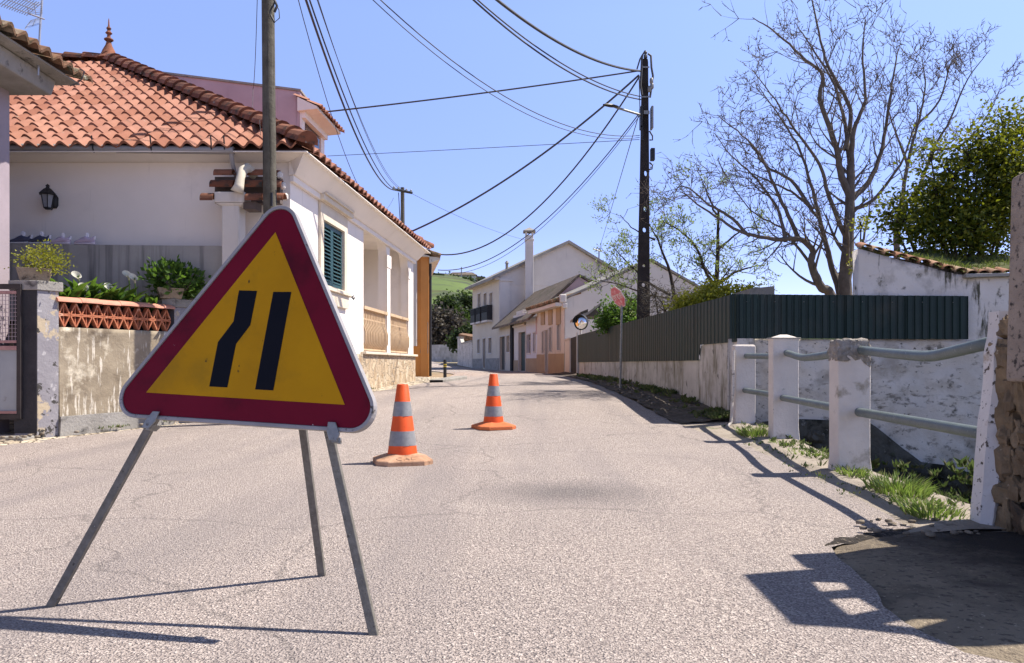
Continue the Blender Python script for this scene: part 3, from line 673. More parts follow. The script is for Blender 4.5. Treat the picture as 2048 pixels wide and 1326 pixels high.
# back wall beyond the ditch
BA = (3.44, 11.86); BB = (7.6, 11.15); BW = Fr(BA, BB)
if BW.n.y > 0: BW.n = -BW.n
def rough_wall(name, fr, loop_top, zb, mat, parent=None, thick=.35, amp=.03, cell=.09, holes=()):
    """a displaced masonry face: grid clipped by a top profile (list of (u,z)), lumpy in relief"""
    mb = MB(); u1 = loop_top[-1][0]; u0 = loop_top[0][0]
    def top(u):
        for (a, z0), (b_, z1) in zip(loop_top, loop_top[1:]):
            if u <= b_: return z0+(z1-z0)*(u-a)/(b_-a)
        return loop_top[-1][1]
    n = int((u1-u0)/cell)+1; m = int((max(z for _, z in loop_top)-zb)/cell)+1
    def p(i, j):
        u = u0+(u1-u0)*i/n; z = zb+(top(u)-zb)*j/m
        q = fr.w(u, z, 0); d = amp*(ripple(q, 1.7)+.8*ripple(q, 5.5)+.35*ripple(q, 14))
        return fr.w(u, z, d)
    for i in range(n):
        for j in range(m): mb.face([p(i, j), p(i+1, j), p(i+1, j+1), p(i, j+1)])
        mb.face([p(i, m), p(i+1, m), fr.w(u0+(u1-u0)*(i+1)/n, top(u0+(u1-u0)*(i+1)/n), -thick), fr.w(u0+(u1-u0)*i/n, top(u0+(u1-u0)*i/n), -thick)])
    for i in (0, n):
        u = u0+(u1-u0)*i/n; mb.face([p(i, 0), p(i, m), fr.w(u, top(u), -thick), fr.w(u, zb, -thick)])
    mb.face([fr.w(u0, zb, -thick), fr.w(u1, zb, -thick), fr.w(u1, top(u1), -thick), fr.w(u0, top(u0), -thick)])
    return mb.build(name, mat, parent, weld=True, smooth='all')
bw = thing("ditch_wall", "rough whitewashed wall rising out of the ditch behind the white posts", "wall", (5.5, 11.5, -1.4))
zw = .0
rough_wall("upper_wall", BW, [(0, 1.40), (BW.L, 1.36)], -.85, m_whiteold, bw, amp=.05, cell=.07)
FT = Fr(BA, BB); FT.n = BW.n; FT.o = BW.w(0, 0, .10)
rough_wall("stone_footing", FT, [(0, .05)]+[BW.uz(*q) for q in ((1592, 838), (1657, 840), (1741, 846), (1806, 898), (1840, 924), (1890, 930), (1935, 944))]+[(BW.L, -.68)], -1.8, m_ditch, bw, amp=.06, cell=.08)
b = MB(); rq = random.Random(21)
for k in range(150):
    u = rq.uniform(.3, BW.L); zt0 = .02 if u < 1.6 else (-.15 if u < 2.4 else (-.55 if u < 3 else -.72)); z = rq.uniform(-1.5, zt0-.08); c = FT.w(u, z, .02); s_ = rq.uniform(.07, .17)
    lump(b, c.x, c.y, c.z, s_, .09, s_*rq.uniform(.5, .8), rq.random()*50, .45, rq.random(), 3)
b.build("footing_stones", m_ditch, bw)
# corrugated fence
def sheet(name, fr, u0, u1, ztop, zbot, d, parent, pitch=.095, dep=.018):
    mb = MB(); u = u0; up = []
    while u < u1:
        for (du, dd) in ((0, 0), (pitch*.30, 0), (pitch*.38, dep), (pitch*.92, dep), (pitch*1.0, 0)):
            if u+du <= u1: up.append((u+du, dd))
        u += pitch*1.0
    for (a, da), (c, dc) in zip(up, up[1:]):
        if c-a < 1e-5: continue
        t0 = ztop(a) if callable(ztop) else ztop; t1 = ztop(c) if callable(ztop) else ztop
        b0 = zbot(a) if callable(zbot) else zbot; b1 = zbot(c) if callable(zbot) else zbot
        q = [fr.w(a, b0, d+da), fr.w(c, b1, d+dc), fr.w(c, t1, d+dc), fr.w(a, t0, d+da)]
        mb.face(q); mb.face([v-fr.n*.004 for v in q][::-1])
        mb.face([q[3], q[2], q[2]-fr.n*.004, q[3]-fr.n*.004])
    return mb.build(name, m_green, parent)
fe = thing("sheet_metal_fence", "tall dark green corrugated sheet fence running along the top of the roadside wall", "fence", (3.45, 12, 1.1))
for k in range(8):
    a = LW.L*k/8; c = LW.L*(k+1)/8+(.1 if k < 7 else 0)
    f0 = .02*(k % 2)
    sheet("sheet_panel", LW, a, c, 2.10, lambda u: (zt-.02 if u > u_step-.03 else 1.345), .02+(.006 if k % 2 else 0), fe, .19, .012)
b = MB(); b.fbox(LW, LW.L-.04, LW.L+.05, gz(29), 2.2, .035, .09); b.build("fence_post", m_offwhite, fe)
fe2 = thing("sheet_metal_fence", "short near-black green corrugated fence facing the road above the ditch wall", "fence", (5.3, 11.6, 1.4))
uR = BW.uz(1938, 640)[0]
for k in range(4):
    a = uR*k/4-(.05 if k else 0); c = uR*(k+1)/4
    sheet("sheet_panel", BW, a, c, lambda u: 2.10-.07*u/uR*1.2, lambda u: 1.40-.03*u/uR, .05+(.006 if k % 2 else 0), fe2, .105, .022)
for k in range(8):
    b = MB(); u = .25+k*(uR-.5)/7; b.lathe(BW.w(u, 1.98-.06*u/uR, .079), [(.006, -.006), (.012, 0), (.006, .006)], 8); b.build("screw", m_metal, fe2)
# ------------------------------------------------------------------ OLD WHITE OUTBUILDING with mossy tiles
ob = thing("old_outbuilding", "old whitewashed outbuilding with mossy clay tile eave behind the dark fence", "outbuilding", (6.5, 12, -1))
OW = Fr((BA[0], BA[1]+.02), (BB[0]+.0, BB[1]+.02)); OW.n = BW.n
OW.o = BW.w(0, 0, -.02)
m_outb = M('outbuilding_limewash', (.70, .65, .60), (.60, .555, .51), 1.6, .95, .9, 12, patches=[((.36, .33, .29), 1.8, .53, .68), ((.09, .085, .06), 4.5, .60, .70)], streak=((.085, .08, .055), .56, .64), streakdir=(6.5, 6.5, 1.0))
def ouz(px, py): return OW.uz(px, py)
oe = [ouz(1716, 497), ouz(1750, 506), ouz(1800, 520), ouz(1850, 532), ouz(1900, 545), ouz(1940, 553), ouz(2010, 552), ouz(2075, 552)]
rough_wall("wall", OW, oe, 1.0, m_outb, ob, thick=.3, amp=.03)
b = MB()
for z in (0,):
    p0 = OW.w(oe[0][0], 1.0, -.3); p1 = OW.w(oe[0][0], oe[0][1]-.02, -.3)
    q0 = OW.w(oe[0][0]+.005, 1.0, -.3); dd_ = V((.50, 1, 0))*2.6; wd_ = V((.3, 0, 0)); uz_ = V((0, 0, oe[0][1]-1.03))
    b.hexa([q0, q0+wd_, q0+wd_+dd_, q0+dd_, q0+uz_, q0+wd_+uz_, q0+wd_+dd_+uz_, q0+dd_+uz_])
b.build("side_wall", m_whiteold, ob)
# individual eave tiles, pointing out over the wall
b = MB(); nT = 15
def etop(u):
    for (a, z0), (c, z1) in zip(oe, oe[1:]):
        if u <= c: return z0+(z1-z0)*(u-a)/(c-a)
    return oe[-1][1]
for k in range(13):
    u = oe[0][0]+.10+k*.165
    z = etop(u)+.035; r = random.random(); ax = (OW.u*.80+OW.n*.62).normalized(); sd = V((0, 0, 1)).cross(ax).normalized()
    A = OW.w(u, z-.01, .10+random.uniform(-.02, .02)); B_ = A-OW.n*.38+V((0, 0, .10))
    D = (A-B_).normalized(); S_ = D.cross(V((0, 0, 1))).normalized(); U_ = S_.cross(D)
    for (off) in (0, -.012):
        R_ = .085
        for j in range(8):
            a0, a1 = pi*j/8, pi*(j+1)/8
            b.face([A+S_*cos(a0)*(R_+off)+U_*sin(a0)*(R_+off)*.7, A+S_*cos(a1)*(R_+off)+U_*sin(a1)*(R_+off)*.7, B_+S_*cos(a1)*(R_+off)*.85+U_*sin(a1)*(R_+off)*.6, B_+S_*cos(a0)*(R_+off)*.85+U_*sin(a0)*(R_+off)*.6], r)
    for j in range(8):
        a0, a1 = pi*j/8, pi*(j+1)/8
        b.face([A+S_*cos(a0)*.085+U_*sin(a0)*.06, A+S_*cos(a1)*.085+U_*sin(a1)*.06, A+S_*cos(a1)*.073+U_*sin(a1)*.051, A+S_*cos(a0)*.073+U_*sin(a0)*.051], .9)
b.build("eave_tiles", M("pale_old_eave_tile", (1, 1, 1), (.7, .66, .6), 7, .9, .3, 60, rnd=[(.30, .14, .08), (.42, .22, .14), (.40, .30, .20), (.26, .12, .07)], patches=[((.07, .065, .04), 7, .56, .66)]), ob)
# mossy roof slope rising behind (grid) and a slab roof on the right
m_moss = M("moss_and_weed_roof", (.055, .075, .02), (.10, .10, .035), 5, .98, 1.5, 18, patches=[((.20, .15, .08), 3, .60, .70), ((.02, .028, .01), 4, .58, .68)])
b = MB(); ni = 40; nj = 12
def mp_(i, j):
    u = oe[0][0]+.02+(oe[-1][0]-oe[0][0])*i/ni; t = j/nj; z = etop(u)+.05+t*.62*min(1, .15+(u-oe[0][0])*.8)+.05*ripple((u, t, 0), 4)
    return OW.w(u, z, .02)+V((.52, 1, 0))*2.4*t
for i in range(ni):
    for j in range(nj): b.face([mp_(i, j), mp_(i+1, j), mp_(i+1, j+1), mp_(i, j+1)])
b.build("mossy_roof", m_moss, ob, weld=True, smooth='all')
b = MB(); b.slab(OW, [[ouz(1925, 549), ouz(2080, 546), ouz(2080, 552), ouz(1925, 557)]], -.5, .12); b.build("roof_slab", m_conc, ob, bevel=.01)
b = MB()
for i in range(3200):
    u = oe[0][0]+random.random()**.8*(oe[-1][0]-oe[0][0]); t = random.random()
    z = etop(u)+.05+t*.62*min(1, .15+(u-oe[0][0])*.8)
    if mnoise.noise(V((u*2, t*3, 0))) < -.12: continue
    p = OW.w(u, z-.02, .03)+V((.52, 1, 0))*2.4*t; b.leaf(p, V((random.uniform(-1, 1), random.uniform(-1, .3), random.uniform(.1, 1.3))), random.uniform(.05, .14), .008, random.random()*.9)
g_ = b.build("roof_grass", M("dry_roof_weeds", (1, 1, 1), (.8, .8, .8), 3, .8, rnd=[(.06, .09, .02), (.13, .16, .03), (.22, .17, .08), (.05, .07, .015)], trans=(.15, .2, .04)), org=OW.w(3, 3, -1)); g_["kind"] = "stuff"
# ------------------------------------------------------------------ STONE GATE WALL at the right edge
gw = thing("stone_gate_wall", "rough rubble stone gate wall with peeling white plaster edge at the right", "gate wall", (2.95, 4.3, 0))
import bmesh
def lump_old(mb, cx, cy, cz, sx, sy, sz, seed, amp=.25, r=.5, cuts=5):
    bm = bmesh.new(); bmesh.ops.create_cube(bm, size=2); bmesh.ops.subdivide_edges(bm, edges=bm.edges, cuts=cuts, use_grid_fill=True)
    for v in bm.verts:
        c = v.co; l = c.length; c2 = c*(.35+.65/max(l, .01)) if l > 1 else c
        k = 1+amp*ripple(c+V((seed, seed*.7, 0)), 1.1)+amp*.4*ripple(c+V((seed, 0, 3)), 3)
        v.co = V((cx+c2.x*sx*k, cy+c2.y*sy*k, cz+c2.z*sz*k))
    mb.mesh([v.co.copy() for v in bm.verts], [tuple(v.index for v in f.verts) for f in bm.faces], r); bm.free()
GX0 = 2.80   # road-side face
# plaster end strip (far end): slanted whitewashed face
b = MB(); n = 26
def gp(j, d):  # plaster outline: left edge leans, ragged right edge
    z = -.02+1.34*j/n; Y = 4.64
    xl = P(1937, 1055, Y).x+(P(1977, 640, Y).x-P(1937, 1055, Y).x)*j/n
    wv_ = .055+.035*ripple((0, 0, z), 3.5)+.015*ripple((1, 0, z), 14)+.035*(z/1.3)
    return xl+.012*ripple((xl, 7, z), 6), xl+wv_, z
for j in range(n):
    a = gp(j, 0); c = gp(j+1, 0)
    b.hexa([(a[0], 4.54, a[2]), (a[1], 4.50, a[2]), (a[1]+.3, 4.64, a[2]), (a[0], 4.64, a[2]), (c[0], 4.54, c[2]), (c[1], 4.50, c[2]), (c[1]+.3, 4.64, c[2]), (c[0], 4.64, c[2])])
b.build("plaster_edge", M("flaking_white_plaster", (.70, .66, .62), (.58, .54, .50), 3, .95, .4, 25, patches=[((.10, .08, .065), 11, .63, .655), ((.40, .31, .22), 3.5, .60, .66), ((.09, .075, .06), 22, .60, .64)]), gw)
# rubble stones on the face toward the camera/road
b = MB(); b.box(2.965, 3.35, 3.0, 4.60, -.05, 1.27); b.build('mortar_core', M('dark_earth_mortar', (.085, .068, .05), (.05, .04, .03), 6, .98, 1.5, 18), gw)
b = MB(); rs_ = random.Random(11)
z = -.02
while z < 1.18:
    h = min(rs_.uniform(.08, .15), (1.30-z)/2.05); y = 3.3
    while y < 4.40+.04*ripple((1, 2, z), 3):
        ww = rs_.uniform(.035, .085); hv = h*rs_.uniform(.75, 1.25); lump(b, 2.955+.02*z+rs_.uniform(-.02, .02), y+ww, z+h, .055, ww*.92, hv*.95, rs_.random()*50, .62, rs_.random(), 4); y += ww*1.85
    z += h*1.85
z = -.02
while z < 1.16:
    h = min(rs_.uniform(.08, .16), (1.28-z)/2.1); x = 2.90+.03*z
    while x < 3.3:
        ww = rs_.uniform(.07, .15); lump(b, x+ww, 4.52+rs_.uniform(-.04, .04), z+h, ww*1.02, .14, h*1.02, rs_.random()*50, .32, rs_.random(), 3); x += ww*1.75
    z += h*1.7
b.build("rubble_face", M("rubble_stone_lumps", (1, 1, 1), (.6, .58, .55), 9, .95, .9, 22, rnd=[(.14, .10, .065), (.30, .22, .13), (.22, .16, .10), (.36, .27, .17)], patches=[((.07, .055, .04), 7, .58, .68), ((.45, .38, .28), 13, .66, .7)]), gw)
# tall concrete column and an added unseen panel, cut to throw the lower-right shadow
b = MB(); cx0 = P(2013, 350, 4.25).x
n = 12
for j in range(1):
    b.hexa([(cx0-.01, 3.98, .9), (cx0+.35, 3.98, .9), (cx0+.35, 4.25, .9), (cx0-.01, 4.25, .9), (cx0+.02, 3.98, 2.08), (cx0+.35, 3.98, 2.13), (cx0+.35, 4.25, 2.13), (cx0+.02, 4.25, 2.05)])
b.build("concrete_column", M("pitted_old_concrete", (.42, .34, .27), (.30, .24, .19), 7, .98, 1.0, 50, patches=[((.06, .05, .045), 26, .55, .66)]), gw, bevel=.02)
GWF = Fr((3.0, 0), (3.0, 6)); GWF.n = V((1, 0, 0))
pts = [(4.50, -.2), (4.5, .85), (4.36, 1.30), (4.20, 1.34), (4.12, 1.75), (4.09, 2.12), (4.02, 2.10), (3.99, 2.85), (3.32, 2.88), (3.24, 2.58), (3.12, 2.26), (3.02, 2.18), (2.97, 2.0), (2.94, 1.7), (2.93, -.2)]
holes = [[(3.84, 2.56), (3.77, 2.22), (3.68, 2.24), (3.67, 2.60)], [(3.59, 2.60), (3.575, 2.27), (3.41, 2.25), (3.35, 2.61)], [(3.275, 2.48), (3.32, 2.18), (3.23, 1.95), (3.19, 2.25)]]
b = MB(); b.slab(GWF, [[(u, z) for u, z in pts]]+holes, 0, .10); b.build("unseen_shadow_panel", m_conc, gw)  # added out of view; outline and holes follow the cast shadow
# ------------------------------------------------------------------ grass tufts on the kerb
gt = []
def tuft(px, py, Y, n, h, spread, label):
    c = P(px, py, Y); c.z = gz(Y)+.02; b = MB()
    for k in range(n):
        a = random.uniform(0, 6.28); rr = spread*sqrt(random.random()); p = c+V((cos(a)*rr*1.1, sin(a)*rr*1.8, 0))
        lean = V((cos(a)*.5+random.uniform(-.3, .3), sin(a)*.5+random.uniform(-.3, .3), 1)); hh = h*random.uniform(.4, 1.1); r = random.random(); wd = V((random.uniform(-1, 1), random.uniform(-1, 1), 0)).normalized()*.006
        q = p+lean.normalized()*hh*.6; e = p+lean.normalized()*hh+V((lean.x, lean.y, -.25))*hh*.35
        b.face([p-wd, p+wd, q+wd*.8, q-wd*.8], r); b.face([q-wd*.8, q+wd*.8, e], r)
    if n > 160: tag(b.build("grass_tuft", m_grass, org=c), label, "grass tuft", "green grass tufts on the ditch kerb")
    else: b.build("low_grass", m_grass, org=c)["kind"] = "stuff"
tuft(1795, 992, 5.65, 420, .17, .16, "long spiky grass tuft at the ditch edge between the nearest post and the gate wall")
tuft(1862, 1042, 4.86, 240, .10, .14, "low bright grass patch at the ditch edge closest to the stone gate wall")
tuft(1830, 1015, 5.2, 160, .08, .12, "short grass patch between the long tuft and the lowest one")
tuft(1507, 880, 9.9, 300, .16, .16, "grass tuft on the kerb just left of the middle post")
tuft(1612, 908, 8.1, 150, .07, .18, "sparse low grass between the middle and nearest posts")
tuft(1705, 955, 6.55, 150, .11, .10, "small tuft at the foot of the nearest post")
tuft(1570, 893, 9.0, 90, .06, .16, "thin weeds in front of the middle post")
# ================================================================== LEFT SIDE
FA = (-3.65, 12.33); FB = (-3.65+.0705*10.05, 12.33+.9975*10.05)
FS = Fr(FA, FB); HL = FS.L
hs = thing("white_house", "white single-storey house with terracotta hip roof, arched porch and green shutters", "house", (-6, 16, .4))
hs_front = Fr((-15, 12.33), (-3.65, 12.33))   # facing camera: n = (0,-1)
def rect(fr, x0, y0, x1, y1, x2=None, y2=None, y3=None):
    a = fr.uz(x0, y0); b_ = fr.uz(x1, y1); return [(a[0], b_[1]), (b_[0], b_[1]), (b_[0], a[1]), (a[0], a[1])]
wu0, wz1 = FS.uz(643, 439); wu1, _ = FS.uz(685, 463); wz0 = FS.uz(643, 568)[1]
pz0 = FS.uz(727, 703)[1]
pu = [FS.uz(x, 600)[0] for x in (727, 773.5, 779, 816)]
pt1 = FS.uz(740, 452)[1]; pt2 = pt1
holes = [[(wu0, wz0), (wu1, wz0), (wu1, wz1), (wu0, wz1)]]
ar = [roundpoly([(pu[0], pz0), (pu[1], pz0), (pu[1], pt1), (pu[0], pt1)], [0, 0, .55, .30], 8), roundpoly([(pu[2], pz0), (pu[3], pz0), (pu[3], pt1), (pu[2], pt1)], [0, 0, .55, .45], 8)]
b = MB(); b.slab(FS, [[(0, .2), (HL, .3), (HL, 4.4), (0, 4.4)]]+holes+ar, -.22, 0)
b.build("wall", m_white, hs)
b = MB(); b.fbox(hs_front, 0, hs_front.L+.003, .2, 4.4, -.25, 0)
b.box(-15, -13.9, 12.6, 22.4, .2, 4.4); b.box(-14.5, -3.2, 22.3, 22.5, .2, 4.4)
b.build("wall", m_white, hs)
# porch room
b = MB(); up0, up1 = pu[0]-.0, pu[3]+.05
b.fbox(FS, up0-.05, up1+.05, pz0-.2, pt1+.25, -1.75, -1.6); b.fbox(FS, up0-.16, up0-.02, pz0-.2, pt1+.2, -1.6, -.22)
b.fbox(FS, up1, up1+.14, pz0-.2, pt1+.2, -1.6, -.22); b.fbox(FS, up0, up1, pt1+.10, pt1+.2, -1.6, -.22); b.fbox(FS, up0, up1, pz0-.2, pz0-.02, -1.6, -.22)
b.fbox(FS, (pu[1]+pu[2])/2+.3, (pu[1]+pu[2])/2+.42, pz0, pt1+.1, -1.6, -1.1)
b.build("porch_interior", m_white, hs)
b = MB(); b.fbox(FS, up0+.5, up0+1.35, pz0, pz0+2.05, -1.6, -1.55); b.build("door", m_shut, hs)
# columns' sunny capitals, stone base, ledge
for a, c in ((pu[1]-.02, pu[2]+.02), (pu[3]-.02, pu[3]+.22)):
    b = MB()
    b.fbox(FS, a-.05, c+.05 if c < pu[3]+.2 else c, pt1-.75, pt1-.42, .002, .035)
    b.fbox(FS, a, c, pz0, pt1-.75, .002, .02)
    b.build("column", m_white, hs, bevel=.008)
b = MB(); b.slab(FS, [[(0, .1), (HL+.02, .3), (HL+.02, pz0-.06), (0, pz0-.06)]], .003, .06); b.build("stone_base", m_stonebase, hs)
b = MB(); b.fbox(FS, pu[0]-.25, HL+.06, pz0-.06, pz0, .0035, .13); b.build("ledge", m_cream, hs, bevel=.01)
# balustrades
for (a, c) in ((pu[0], pu[1]), (pu[2], pu[3])):
    b = MB(); zt_ = pz0+1.03
    b.fbox(FS, a+.001, c-.001, zt_-.07, zt_, -.14, .03); b.fbox(FS, a+.001, c-.001, zt_-.30, zt_-.265, -.075, -.035); b.fbox(FS, a+.001, c-.001, pz0+.03, pz0+.07, -.09, -.02)
    nb = 15
    for k in range(nb):
        u = a+(c-a)*(k+.5)/nb
        pts_ = [FS.w(u, pz0+.07, -.05), FS.w(u, pz0+.22, .03), FS.w(u, pz0+.45, .035), FS.w(u, pz0+.65, -.035), FS.w(u, zt_-.07, -.055)]
        b.tube(pts_, .026, 6)
    b.build("balustrade", M("beige_clay_balusters", (.60, .44, .28), (.52, .36, .22), 5, .85), hs, smooth=True)
# window with louvred shutters
wn = None
b = MB(); tu0, tu1 = wu0-.18, wu1+.20
b.slab(FS, [[(tu0, wz0-.05), (tu1, wz0-.05), (tu1, wz1+.32), (tu0, wz1+.32)], [(wu0, wz0), (wu0, wz1), (wu1, wz1), (wu1, wz0)]], .002, .05)
b.fbox(FS, tu0-.10, tu1+.12, wz1+.32, wz1+.42, .002, .14); b.fbox(FS, tu0-.05, tu1+.05, wz1+.42, wz1+.46, .002, .18)
b.fbox(FS, tu0-.02, tu1+.02, wz0-.36, wz0-.05, .002, .07)
b.fbox(FS, tu0-.06, tu1+.06, wz0-.10, wz0-.04, .0705, .12)
wn = b.build("window_frame", m_cream, hs, bevel=.006)
b = MB(); um = (wu0+wu1)/2
for (a, c) in ((wu0+.01, um-.008), (um+.008, wu1-.01)):
    b.slab(FS, [[(a, wz0+.01), (c, wz0+.01), (c, wz1-.01), (a, wz1-.01)], [(a+.07, wz0+.10), (a+.07, wz1-.09), (c-.07, wz1-.09), (c-.07, wz0+.10)]], -.05, -.01)
    z = wz0+.12
    while z < wz1-.12:
        q = [FS.w(a+.07, z-.026, .002), FS.w(c-.07, z-.026, .002), FS.w(c-.07, z+.026, -.048), FS.w(a+.07, z+.026, -.048)]
        b.face(q); b.face([p+V((0, 0, .008)) for p in q][::-1]); b.face([q[0], q[1], q[1]+V((0, 0, .008)), q[0]+V((0, 0, .008))]); z += .072
b.build("shutter", m_shut, wn)
b = MB(); b.fbox(FS, wu0, wu1, wz0, wz1, -.21, -.12); b.build("void", m_dark, wn)
b = MB(); hu, hz = FS.uz(695, 594)
b.tube([FS.w(hu, hz, 0), FS.w(hu, hz, .09), FS.w(hu+.05, hz+.03, .12)], .012, 6); b.tube([FS.w(hu-.08, hz+.05, .05), FS.w(hu, hz, .09), FS.w(hu+.10, hz-.04, .10), FS.w(hu+.16, hz, .10)], .016, 6); b.build("shutter_hook", m_black, hs)
# cornice and soffit
b = MB()
b.fbox(FS, -.02, HL+.1, 4.00, 4.10, .002, .07)
b.hexa([FS.w(-.05, 4.10, 0), FS.w(HL+.15, 4.10, 0), FS.w(HL+.15, 4.10, .10), FS.w(-.05, 4.10, .10), FS.w(-.05, 4.39, 0), FS.w(HL+.15, 4.39, 0), FS.w(HL+.15, 4.36, .36), FS.w(-.36, 4.36, .36)][:8])
b.hexa([(-15, 12.329, 4.31), (-3.66, 12.329, 4.31), (-3.66, 12.22, 4.31), (-15, 12.22, 4.31), (-15, 12.329, 4.38), (-3.62, 12.329, 4.38), (-3.25, 11.99, 4.36), (-15, 11.99, 4.36)])
b.build("cornice", m_white, hs)
# roof
E0 = FS.w(-.42, 4.44, .43); E1 = FS.w(HL+.5, 4.44, .43); AP = V((-9.3, 17.3, 7.95))
U1 = V((-1, 0, 0)); vS = V((0, AP.y-E0.y, AP.z-E0.z)); L1 = vS.length; S1 = vS.normalized(); uA = E0.x-AP.x
b = MB(); tiles(b, E0, U1, S1, [(-.02, 0), (uA, L1), (14, L1), (14, 0)], .25, .355, .05, 8, .004, .034)
roof = b.build("roof", m_tile, hs, smooth=True)
U2 = FS.u; rel = AP-E0; ua2 = rel.dot(U2); foot = E0+U2*ua2; vS2 = AP-foot; L2 = vS2.length; S2 = vS2.normalized()
b = MB(); tiles(b, E0, U2, S2, [(0, 0), ((E1-E0).length, 0), (ua2, L2)], .295, .43, .05, 5)
b.build("roof", m_tile, hs, smooth=True)
b = MB(); dn = V((0, 0, -.06)); far = V((-15, E0.y, E0.z)); far2 = V((-15, AP.y, AP.z)); far3 = V((-15, E1.y, E1.z))
b.face([E0+dn, AP+dn, far2+dn, far+dn]); b.face([E0+dn, E1+dn, AP+dn]); b.face([E1+dn, far3+dn, far2+dn, AP+dn])
b.build("roof_deck", M("dark_roof_underside", (.10, .05, .035), (.07, .035, .025), 3, .9), hs)
b = MB(); b.mesh([E0+dn*1.3, far+dn*1.3, far3+dn*1.3, E1+dn*1.3, E0+dn*1.05, far+dn*1.05, far3+dn*1.05, E1+dn*1.05], [(0, 1, 2, 3), (4, 5, 1, 0), (7, 4, 0, 3)]); b.build("soffit", m_white, hs)
b = MB(); up_ = V((0, 0, .05)); ridge(b, E0+up_-V((0, 0, .02)), AP+up_, .175, .40); ridge(b, E1+up_, AP+up_, .15, .42); ridge(b, far2+up_, AP+up_, .15, .43)
b.build("ridge_tiles", m_tiledk, roof, smooth=True)
b = MB(); c = AP+V((0, 0, .06)); b.lathe(c, [(.26, 0), (.17, .10), (.13, .22), (.07, .34), (.05, .42), (.10, .46), (.10, .48), (.04, .52), (.035, .58), (.075, .62), (.03, .68), (.055, .73), (.02, .78), (.012, .92), (.002, .97)], 12)
b.build("finial", m_tiledk, roof, smooth=True)
# gutter and downpipe
b = MB(); p0 = P(-40, 294, 11.93); p1 = P(468, 301, 11.93)
b.tube([p0, p1], .062, 12); b.tube([p1+V((-.045, 0, -.02)), p1+V((-.045, .06, -.2)), p1+V((-.045, .34, -.5)), p1+V((-.045, .34, -1.6))], .035, 8)
b.build("gutter", M("grey_gutter", (.34, .32, .31), (.27, .255, .25), 6, .6), hs, smooth=True)
for px in (14, 190, 306, 426, 452):
    b = MB(); c = P(px, 296, 11.93); b.tube([c+V((0, -.1, .17)), c+V((0, -.075, .05)), c+V((0, -.07, -.02)), c+V((0, -.02, -.075))], .012, 5); b.build("gutter_bracket", m_black, hs)
# dormer
dX0 = P(285, 143, 18.6); dX1 = P(600, 183, 18.6)
DF = Fr((dX0.x, 18.6), (dX1.x, 18.6))
b = MB(); b.slab(DF, [[(-1.0, 6.0), (DF.L, 5.3), (DF.L, dX1.z), (0, dX0.z), (-1.0, dX0.z+.1)]], -1.9, 0)
dm = b.build("dormer", m_mauve, hs)
b = MB(); b.slab(DF, [[(-1.0, dX0.z+.10), (0, dX0.z), (DF.L+.03, dX1.z), (DF.L+.03, dX1.z+.05), (0, dX0.z+.05), (-1.0, dX0.z+.15)]], -1.9, .04); b.build("coping", m_conc, dm)
DS = Fr((dX1.x, 18.6), (dX1.x+.1, 20.5))
b = MB(); b.fbox(DS, -.02, .22, 5.3, 7.35, .003, .05); b.fbox(DS, 1.55, 1.85, 5.3, 7.35, .003, .05); b.fbox(DS, -.02, 1.85, 7.1, 7.45, .0035, .14); b.build("surround", m_white, dm)
b = MB(); b.fbox(DS, .32, 1.45, 6.2, 7.05, .003, .03); b.build("pane", m_glass, dm)
b = MB(); O_ = V((dX1.x+.52, 18.45, 7.36)); U_ = V((.05, 1, 0)).normalized(); S_ = V((-.9, 0, .42)).normalized()
tiles(b, O_, U_, S_, [(0, 0), (2.2, 0), (2.2, .8), (0, .8)], .22, .35, .035, 5)
b.build("eave_tiles", m_tile, dm, smooth=True)
b = MB(); b.hexa([O_+V((-.55, .02, -.12)), O_+V((-.06, .02, -.07)), O_+U_*2.1+V((-.06, 0, -.07)), O_+U_*2.1+V((-.55, 0, -.12)), O_+V((-.55, .02, .22)), O_+V((-.06, .02, -.01)), O_+U_*2.1+V((-.06, 0, -.01)), O_+U_*2.1+V((-.55, 0, .22))]); b.build("soffit", m_white, dm)
# wall lanterns
def lantern(label, loc, nrm, s=1.0):
    nrm = V(nrm).normalized(); t = thing("wall_lantern", label, "wall lantern", loc, "black wall lanterns of the white house"); L_ = V(loc)
    c = L_+nrm*.17*s
    b = MB(); b.lathe(L_+nrm*.012*s, [(.03*s, -.10*s), (.055*s, -.06*s), (.055*s, .05*s), (.03*s, .09*s)], 10)
    b.tube([L_+V((0, 0, -.02))*s, L_+nrm*.08*s+V((0, 0, -.13))*s, c+V((0, 0, -.14))*s], .012*s, 6); b.build("bracket", m_black, t, smooth=True)
    b = MB(); b.lathe(c, [(.03*s, -.15*s), (.055*s, -.13*s), (.052*s, -.12*s)], 6); b.lathe(c, [(.115*s, .055*s), (.12*s, .065*s), (.055*s, .135*s), (.03*s, .15*s), (.02*s, .17*s), (.03*s, .185*s), (.004*s, .21*s)], 6)
    for j in range(6):
        a = 2*pi*j/6; b.tube([c+V((cos(a)*.055, sin(a)*.055, -.125))*s, c+V((cos(a)*.09, sin(a)*.09, .06))*s], .006*s, 4)
    b.build("lamp_cage", m_black, t)
    b = MB(); b.lathe(c, [(.048*s, -.12*s), (.082*s, .054*s)], 6); b.build("lamp_glass", M("clear_lamp_glass", (.35, .36, .38), (.25, .26, .28), 3, .15, spec=.7), t)
c = P(110, 403, 12.33); lantern("black lantern on the shaded front wall of the white house", (c.x, 12.33, c.z), (0, -1, 0), 1.15)
lu, lz = FS.uz(728, 522); c = FS.w(lu+.15, lz, -.4)
lantern("small black lantern inside the porch of the white house", (FS.w(up0-.02, lz, -.45)), FS.u, 1.1)
